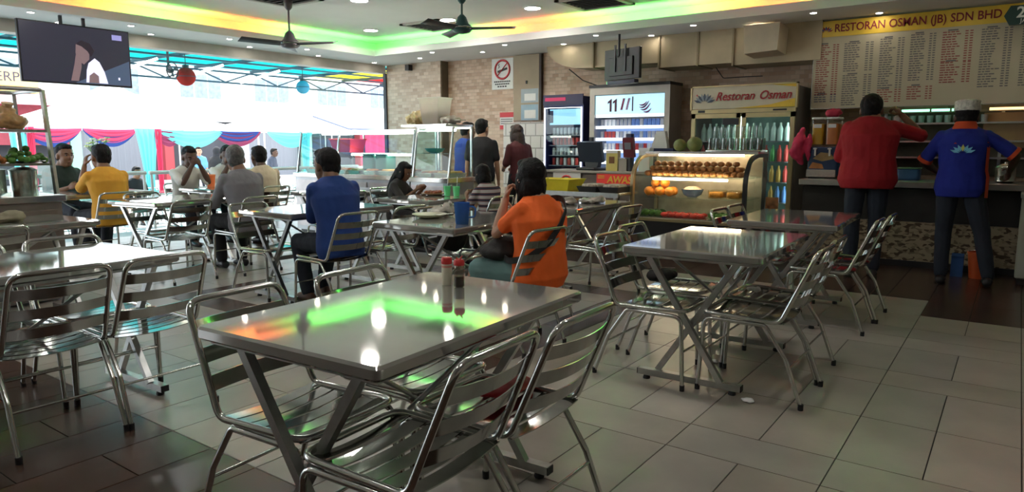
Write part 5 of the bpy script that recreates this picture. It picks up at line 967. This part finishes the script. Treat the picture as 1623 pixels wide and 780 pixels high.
for x, y_, z, r_, c, l in ((-12.5, 7.11, 2.49, .165, (.55, .06, .05), 'red'), (-12.5, 9.7, 2.47, .14, (.12, .42, .58), 'pale blue')):
    o = empty('hanging_globe', (x, y_, z), 0, l + ' round globe hanging under the outside canopy', 'globe'); part('globe', MB().ell((0, 0, 0), (r_, r_, r_), 20, 14), sheer('globe_' + l.split()[0], c, .3), o, 180); part('cap', MB().lathe([(.06, r_ * .93), (.06, r_ + .04), (.02, r_ + .05)], 12), DARKM, o); part('cord', MB().tube([(0, 0, r_), (0, 0, 3.0 - z)], .008), DARKM, o)
    part('seam', MB().tube([(r_ * 1.005 * math.cos(R(15 * k)), r_ * 1.005 * math.sin(R(15 * k)), 0) for k in range(24)], .006, 6, True), TR, o)
o = empty('outside_fan', (-12.3, 6.75, 2.56), R(20), 'small dark fan mounted beside the red globe outside', 'fan'); part('cage', MB().tube([(0, .14 * math.cos(R(20 * k)), .14 * math.sin(R(20 * k))) for k in range(18)], .01, 6, True), DARKM, o); part('motor', MB().ell((-.05, 0, 0), (.08, .05, .05)), DARKM, o, 180); part('stem', MB().bar((-.08, 0, 0), (-.08, 0, .44), .03), DARKM, o)
for k in range(3): part('blade', MB().prism([(0, 0, 0), (.01, .12 * math.cos(R(120 * k)), .12 * math.sin(R(120 * k))), (.0, .12 * math.cos(R(120 * k + 50)), .12 * math.sin(R(120 * k + 50)))], (.006, 0, 0)), DARKM, o)
# white tents with swags
TENT = sheer('tent_white', (.86, .87, .88), .25); SWP = sheer('swag_pink', (.80, .10, .20), .35); SWN = sheer('swag_navy', (.05, .09, .30), .25); SWT = sheer('swag_turquoise', (.20, .72, .74), .35); SWM = sheer('swag_maroon', (.28, .06, .12), .25)
def tent(y0, y1, label):
    o = empty('marquee_tent', (-27, (y0 + y1) / 2, GZ), 0, label, 'tent', 'white marquee tents'); h_ = (y1 - y0) / 2; d = 3.0; ez = 2.3; pz_ = 3.95
    def fn(side):
        def g(u, v):
            a = (2 * u - 1); k = (1 - v); zz = ez + (pz_ - ez) * (v ** 1.6); c = {0: (d * k, a * h_ * k), 1: (-d * k, a * h_ * k), 2: (a * d * k, h_ * k), 3: (a * d * k, -h_ * k)}[side]
            return (c[0], c[1], zz)
        return g
    for sd in range(4): part('roof_panel', MB().grid(fn(sd), 8, 10), TENT, o, 180)
    part('valance', MB().grid(lambda u, v: (d + .02, -h_ + 2 * h_ * u, ez + .02 - v * (.12 + .05 * abs(math.sin(u * math.pi * 6)))), 36, 2), TENT, o, 180)
    for sx in (-1, 1):
        for sy in (-1, 1): part('pole', MB().tube([(sx * (d - .1), sy * (h_ - .06), 0), (sx * (d - .1), sy * (h_ - .06), ez)], .035), WRAIL, o, 60)
    return o
ta = tent(8.3, 16.55, 'left white marquee tent with pink swags outside'); tb_ = tent(16.7, 25, 'right white marquee tent with turquoise swags outside')
def swag(parent, y0, y1, drop, m, xo, z=2.22, name='swag'):
    yc = parent.location.y
    def g(u, v):
        s_ = math.sin(math.pi * u); zz = z - v * drop * (.10 + .90 * s_ ** .8) - .03 * s_; return (3.06 + xo + .05 * math.sin(v * 19) * s_ + .06 * s_, y0 + (y1 - y0) * u - yc, zz)
    part(name, MB().grid(g, 24, 14), m, parent, 180)
for a, b in ((8.35, 10.05), (10.1, 11.75)): swag(ta, a, b, .55, SWN, .0); swag(ta, a, b, .42, SWP, .06)
for a, b in ((12.5, 14.85), (16.75, 18.9)): swag(ta if a < 16 else tb_, a, b, .6, SWT, .06)
for a, b in ((12.25, 13.4), (14.4, 16.5)): swag(ta, a, b, .55, SWM, .0)
swag(ta, 14.5, 16.4, .4, SWN, .03)
def drape(parent, yc, w0, w1, m, xo, name='drape'):
    def g(u, v):
        t = v; w_ = w0 + (w1 - w0) * min(1, t * 1.25) ** .8; return (3.05 + xo + .05 * math.sin(u * 26), yc - parent.location.y + (u - .5) * w_, 2.24 - 2.1 * t)
    part(name, MB().grid(g, 26, 10), m, parent, 180)
drape(ta, 12.05, .8, .3, SWT, .1); drape(ta, 12.42, .22, .16, SWP, .12); drape(ta, 8.3, .5, .3, SWT, .1); drape(ta, 8.6, .2, .18, SWP, .12); drape(tb_, 18.5, .5, .25, SWT, .1)
# stall with a blue awning beyond
o = empty('market_stall', (-21, 20.5, GZ), 0, 'market stall with a grey blue awning and red cloth, seen through the food counter glass', 'stall'); part('awning', MB().prism([(1.2, -3.2, 2.25), (1.2, 3.0, 2.25), (-.8, 3.0, 2.75), (-.8, -3.2, 2.75)], (0, 0, .05)), mat('awning_blue', (.12, .15, .24), .7, var=.1), o); part('front_cloth', MB().grid(lambda u, v: (1.15 + .06 * math.sin(u * 40), -2.6 + 2.2 * u, 2.1 - 1.1 * v), 30, 2), SWP, o, 180); part('front_cloth', MB().grid(lambda u, v: (1.15 + .06 * math.sin(u * 40), .2 + 2.4 * u, 1.9 - .8 * v), 30, 2), SWT, o, 180); part('counter', MB().bbox((.4, -2.8, 0), (1.1, 2.8, .9)), WHITE, o)
for y_ in (-3.0, 2.9): part('pole', MB().tube([(1.1, y_, 0), (1.1, y_, 2.25)], .04), DARKM, o)
# building opposite
bl = empty('shop_building', (-34, 18, GZ), 0, 'long white shop building across the street behind the tents', 'building'); BW = mat('facade_white', (.74, .75, .74), .8, var=.05, vs=1); GLZ = mat('window_grey', (.22, .27, .33), .3, var=.2)
part('facade', MB().bbox((-2, -22, 2.9), (0, 26, 9.5)), BW, bl); part('ground_wall', MB().bbox((-2, -22, 0), (-.5, 26, 2.9)), mat('shop_shade', (.05, .05, .06), .7, var=.3, vs=.6), bl)  # dark openings and shade under the tents put into the ground wall colour
for k in range(11):
    y0 = -21 + 4.2 * k; part('pillar', MB().bbox((-.5, y0, 0), (.02, y0 + .45, 2.9)), [BW, mat('pillar_green', (.35, .6, .45), .7), mat('pillar_red', (.45, .06, .07), .7)][k % 3], bl)
    if k % 2 == 0: part('shutter', MB().grid(lambda u, v: (-.46 + .02 * math.sin(u * 150), y0 + .6 + 3.4 * u, 2.7 * v), 60, 1), mat('shutter_grey', (.22, .23, .26), .5, .3), bl, 180)
    for zz in (4.0, 6.6):
        w_ = part('window', MB().bbox((-.02, y0 + .9, zz), (.03, y0 + 3.2, zz + 1.3)), WHITE, bl)
        for j in range(3): part('pane', MB().bbox((.03, y0 + .98 + .75 * j, zz + .06), (.04, y0 + 1.66 + .75 * j, zz + 1.24)), GLZ, w_)
o = empty('shop_sign', (-33.85, 11.6, 3.9), R(90), 'yellow shop signboard with dark letters at the far left outside', 'sign'); part('board', MB().bbox((-3.5, 0, -.5), (1.1, .1, .5)), mat('board_yellow', (.80, .62, .22), .6, var=.05), o); text('ERP', .55, mat('sign_ink', (.05, .04, .08), .6), o, (.0, -.01, .12), FACE, align='CENTER'); part('tagline', MB().bbox((-1.2, -.01, -.33), (.6, 0, -.23)), mat('sign_orange', (.7, .35, .08), .6), o)
o = empty('shop_awning', (-33.6, 12.2, 2.85), 0, 'pink awning over the red shop front at the far left outside', 'awning'); part('canopy', MB().prism([(0, -3, .5), (1.3, -3, .1), (1.3, -3, 0), (0, -3, .35)], (0, 4.4, 0)), mat('awning_pink', (.72, .38, .42), .7, var=.08), o); part('front', MB().bbox((-.1, -3, -1.6), (.0, 1.4, .3)), mat('shop_red', (.32, .05, .07), .7, var=.1), o)
# outdoor furniture and people in the street
def out_table(x, y_, l): c = copy_thing(TABLE, (x, y_, GZ), R(5), l); c['group'] = 'tables out in the street'; return c
def out_chair(x, y_, r, l): c = copy_thing(CHAIR, (x, y_, GZ), R(r), l); c['group'] = 'chairs out in the street'; return c
for k, (x, y_) in enumerate(((-14.0, 5.6), (-14.6, 7.6), (-14.4, 9.6), (-13.4, 11.2))):
    out_table(x, y_, 'outdoor steel table beyond the railing, %s from the left' % WORD[k])
    for j, (dx, dy, rr) in enumerate(((-.75, -.25, 0), (-.75, .3, 5), (.75, -.25, 180), (.75, .3, 175))): out_chair(x + dx, y_ + dy, rr, 'outdoor steel chair, %s side %s end, at the %s street table from the left' % (['far', 'far', 'near', 'near'][j], ['left', 'right', 'left', 'right'][j], WORD[k]))
LB = cloth('light_blue', (.12, .32, .68))
person('man in a light blue shirt standing far outside by the tents', (-20, 11.6, GZ), -20, LB, NAVY, 'light', hip=(0, .88), lean=3, sit=False, sc=.98, vox=.018)
person('woman in black with a headscarf standing far outside', (-18, 10.95, GZ), 120, BLK, BLK, 'brown', hip=(0, .88), lean=2, sit=False, sc=.98, hair='hijab', hm=mat('scarf_black', (.02, .02, .025), .9), sleeve=1.8, vox=.018, fat=1.25)
person('person in a white cap and shirt standing far outside', (-21, 13.2, GZ), -40, cloth('white', (.66, .64, .58)), NAVY, 'brown', hip=(0, .86), lean=3, sit=False, sc=.95, hair='cap', vox=.018)
person('person in dark clothes standing far outside right of the beige shirt', (-18.5, 13.1, GZ), 30, cloth('street_dark', (.05, .06, .09)), NAVY, 'dark', hip=(0, .86), lean=3, sit=False, sc=.95, vox=.018)
person('person in black seated far outside behind the yellow-shirted man', (-15.6, 7.55, GZ), 0, BLK, BLK, 'brown', lean=6, sc=.95, vox=.018)
person('person in pale blue seated outside beside the dark green polo', (-15.5, 5.4, GZ), 0, LB, NAVY, 'light', lean=6, sc=.95, vox=.018)

# flowering plant by the railing
o = empty('flower_stand', (-10.85, 4.72, GZ), 0, 'pale yellow flowering plant on a slim stand outside behind the man in yellow', 'plant')
part('stand', MB().tube([(0, 0, 0), (0, 0, 1.38)], .02), WRAIL, o, 60); part('base', MB().lathe([(.16, 0), (.16, .02), (.03, .04)], 16), WRAIL, o); part('pot', MB().lathe([(.06, 1.36), (.09, 1.5), (.095, 1.5), (.08, 1.5)], 14), WHITE, o, 50)
rr = random.Random(11); PET = mat('petal_yellow', (.72, .70, .30), .6, var=.15); STM = mat('stem_green', (.12, .22, .06), .6)
for k in range(16):
    a, e, L = rr.uniform(0, 6.28), rr.uniform(.15, .9), rr.uniform(.14, .30); tip = V((math.cos(a) * L * e, math.sin(a) * L * e, 1.5 + L))
    st_ = part('stem', MB().tube([(0, 0, 1.48), tuple(tip * .5 + V((0, 0, .75 + .02))), tuple(tip)], .005, 5), STM, o); fl = MB()
    for j in range(6): fl.ell(tip + V((math.cos(j * 1.05) * .022, math.sin(j * 1.05) * .022, .008)), (.022, .016, .01), 6, 4)
    part('flower', fl, PET if k % 3 else mat('petal_cream', (.75, .74, .6), .6), st_, 180)
# ================================================================ small things on tables, chairs and floor
TZ = .7255
REDC = mat('red_cap', (.55, .03, .03), .4, var=.1)
o = empty('sauce_bottle', (-1.72, 1.96, TZ), 0, 'white squeeze bottle with a red cap on the foreground table', 'bottle'); part('bottle', MB().lathe([(.017, 0), (.0195, .003), (.0195, .075), (.018, .082)], 18), mat('milk_white', (.62, .6, .46), .35, var=.04), o, 50); part('cap', MB().lathe([(.0195, .081), (.0205, .083), (.0205, .1), (.017, .106), (.006, .107)], 18), REDC, o, 50); part('label_band', MB().lathe([(.0198, .068), (.0198, .076)], 18, caps=False), mat('pink_band', (.6, .25, .2), .5), o)
o = empty('soy_bottle', (-1.655, 1.955, TZ), 0, 'clear bottle of dark soy sauce with a red spout cap on the foreground table', 'bottle'); part('bottle', MB().lathe([(.017, 0), (.0195, .003), (.0195, .075), (.017, .085), (.015, .085)], 18, caps=False), glass('soy_glass', (.85, .78, .7), .4), o, 50); part('sauce', MB().lathe([(.016, .002), (.0185, .004), (.0185, .042)], 18), mat('soy_black', (.012, .006, .004), .15), o, 50)
cpp = part('cap', MB().lathe([(.0195, .083), (.0205, .085), (.0205, .098), (.015, .105), (.012, .105)], 18), REDC, o, 50); part('spout', MB().tube([(.004, 0, .103), (.012, .004, .118)], [.005, .002], 8), REDC, cpp); part('spout', MB().tube([(-.006, 0, .103), (-.010, -.004, .112)], [.005, .002], 8), REDC, cpp)
o = empty('dinner_plate', (-3.45, 3.75, TZ), 0, 'cream plate left on the table beside the blue jug', 'plate'); part('plate', MB().lathe([(.06, 0), (.075, .004), (.125, .026), (.128, .03), (.122, .03), (.07, .01)], 28), mat('melamine_cream', (.55, .54, .38), .35, var=.05), o, 50); part('fork', MB().tube([(.03, .02, .02), (.16, .08, .034)], .004), STEEL, o)
q = MB(); q.ell((0, 0, .03), (.07, .09, .03)); q.ell((.05, .03, .05), (.04, .05, .04)); o = empty('plastic_bag', (-3.52, 3.95, TZ), 0, 'crumpled clear plastic bag behind the cream plate', 'bag'); link('bag', remesh(q, .01, 1, .02, 25), mat('bag_cloud', (.42, .4, .34), .25, var=.3), o); part('tie', MB().tube([(.05, .03, .08), (.07, .04, .1)], [.01, .02], 6), MATS['bag_cloud'], o)
o = empty('blue_jug', (-3.0, 3.58, TZ), 0, 'translucent blue plastic jug with a handle beside the person in orange', 'jug'); part('jug', MB().lathe([(.04, 0), (.043, .004), (.053, .145), (.05, .145), (.04, .01)], 20), sheer('jug_blue', (.10, .26, .62), .5), o, 50); part('handle', MB().tube(fillet([(.048, .02, .12), (.09, .035, .115), (.085, .033, .05), (.044, .02, .045)], .02), .006), MATS['jug_blue'], o, 60); part('drink', MB().lathe([(.036, .01), (.04, .07)], 18), mat('drink_blue', (.03, .12, .5), .2), o)
o = empty('food_plate', (-5.0, 5.52, TZ), 0, 'plate of brown food in front of the girl', 'plate'); part('plate', MB().lathe([(.07, 0), (.14, .02), (.14, .025), (.07, .006)], 24), mat('melamine_tan', (.4, .26, .14), .4), o, 50); q = MB(); [q.ell((random.uniform(-.07, .07), random.uniform(-.07, .07), .03), (.03, .025, .02), 8, 6) for _ in range(12)]; part('food', q, FOOD[2], o, 180)['kind'] = 'stuff'
for k, (x, y_) in enumerate(((-4.78, 5.47), (-4.68, 5.5))):
    o = empty('green_drink', (x, y_, TZ), 0, ['left', 'right'][k] + ' clear cup of green drink with a straw on the table by the child', 'cup'); part('cup', MB().lathe([(.032, 0), (.042, .13), (.04, .13), (.031, .005)], 16, caps=False), GLASS, o, 50); part('drink', MB().lathe([(.03, .003), (.037, .09), (.0385, .105)], 16), mat('melon_drink_glow', (.14, .62, .22), .2, var=.1, emit=.05, ecol=(.2, .8, .3)), o, 50); part('straw', MB().tube([(.0, 0, .02), (.012, .004, .2)], .004), WHITE, o)  # drink colour carries a faint added glow, it is no lamp
o = empty('orange_cup', (-8.32, 4.97, TZ), 0, 'orange plastic cup on the table of the bearded man', 'cup'); part('cup', MB().lathe([(.045, 0), (.06, .15), (.057, .15), (.043, .01)], 18), mat('cup_orange', (.85, .20, .06), .4, var=.08), o, 50); part('rim', MB().lathe([(.06, .145), (.063, .15), (.06, .155)], 18, caps=False), mat('cup_rim', (.88, .3, .12), .4), o)
q = MB(); q.ell((0, 0, .03), (.13, .16, .035)); q.ell((.03, .05, .05), (.07, .08, .03)); tag(link('table_cloth_rag', remesh(q, .012, 2, .02, 14), mat('rag_khaki', (.26, .23, .15), .9, var=.2), None, (-5.62, 1.80, TZ - .002)), 'crumpled khaki rag on the far left table', 'cloth')
for k, (x, y_, s_) in enumerate(((-3.32, 5.35, 1.), (-3.15, 5.6, .8))):
    q = MB(); q.ell((0, 0, .02), (.16 * s_, .13 * s_, .022)); q.ell((.06, .03, .035), (.06, .06, .03)); o = empty('plastic_wrap', (x, y_, TZ), 0, ['larger', 'smaller'][k] + ' flat pile of plastic bags on the table behind the person in orange', 'bag'); link('bag', remesh(q, .012, 1, .015, 20), mat('wrap_grey', (.32, .28, .24), .3, var=.4), o); part('edge', MB().tube([(-.1, .05, .03), (0, .09, .045), (.1, .05, .03)], .004), MATS['bag_cloud'], o)
q = MB(); q.ell((0, 0, .12), (.10, .16, .12)); o = empty('black_handbag', (-3.58, 4.15, .415), 0, 'black bag standing on the chair beside the plate', 'bag'); link('bag_body', remesh(q, .014, 2, .015, 12), BAGM, o); part('strap', MB().tube(fillet([(-.03, -.1, .2), (-.03, -.06, .33), (-.03, .06, .33), (-.03, .1, .2)], .05), .01), BAGM, o, 60)
q = MB(); q.ell((0, 0, .04), (.09, .13, .04)); o = empty('black_pouch', (-1.74, 4.0, .412), 0, 'small black pouch on the far left chair of the empty table', 'pouch'); link('pouch', remesh(q, .012, 2, .008, 20), BAGM, o); part('zip', MB().tube([(-.05, -.08, .075), (0, 0, .082), (.05, .08, .075)], .004), TUBE, o)
def litter(x, y_, z, s_, label, m=None):
    q = MB(); q.ell((0, 0, .012 * s_ / .04), (s_, s_ * .7, .012 * s_ / .04)); q.ell((s_ * .3, s_ * .2, s_ * .4), (s_ * .5, s_ * .4, s_ * .3)); tag(link('crumpled_tissue', remesh(q, s_ * .18, 1, s_ * .25, 30), m or MATS['tissue_white'], None, (x, y_, z)), label, 'tissue')
litter(-.98, 3.33, .001, .035, 'crumpled white tissue on the floor by the table foot'); litter(-1.34, 3.85, .001, .03, 'flat white paper scrap on the floor under the empty table'); litter(-1.17, 4.0, .416, .045, 'white crumpled paper on the second right chair seat'); litter(-4.78, 4.22, TZ, .03, 'white tissue standing on the table in front of the man in blue')
q = MB(); q.ell((0, 0, .07), (.11, .1, .075)); o = empty('yellow_helmet', (-6.02, 5.05, .75 - .335), 0, 'pale yellow bundle on a chair behind the man in grey', 'bundle'); link('bundle', remesh(q, .012, 2, .006, 10), mat('bundle_yellow', (.62, .5, .18), .5, var=.1), o); part('brim', MB().lathe([(.1, .01), (.115, .014), (.1, .02)], 18, caps=False), MATS['bundle_yellow'], o)
q = MB(); q.ell((0, 0, .05), (.1, .12, .05)); q.ell((.03, .0, .1), (.05, .07, .05)); tag(link('red_bag', remesh(q, .012, 2, .015, 16), mat('bag_red', (.42, .02, .03), .6, var=.2), None, (-1.66, 5.78, .412)), 'red cloth bag on the seat left of the farthest right table', 'bag')
CH2 = chair(-1.6, 5.77, 0, 'steel slat chair holding the red cloth bag by the farthest right table')
q = MB(); q.ell((0, 0, .02), (.09, .13, .02)); tag(link('red_folder', remesh(q, .01, 2, .004, 16), mat('bag_red', (.42, .02, .03), .6), None, (-1.38, 1.86, .408)), 'flat red cloth on the seat of the second right chair', 'cloth')
o = empty('green_packet', (-1.72, 2.12, .40), 0, 'green and white packet on a chair beyond the foreground table', 'packet'); part('packet', MB().box((0, 0, .06), (.02, .06, .12), m=Matrix.Rotation(.3, 3, 'Y')), mat('packet_green', (.2, .6, .35), .4, var=.3), o); part('band', MB().box((.012, 0, .06), (.004, .062, .04), m=Matrix.Rotation(.3, 3, 'Y')), WHITE, o)
bpy.data.scenes.remove(TMP)
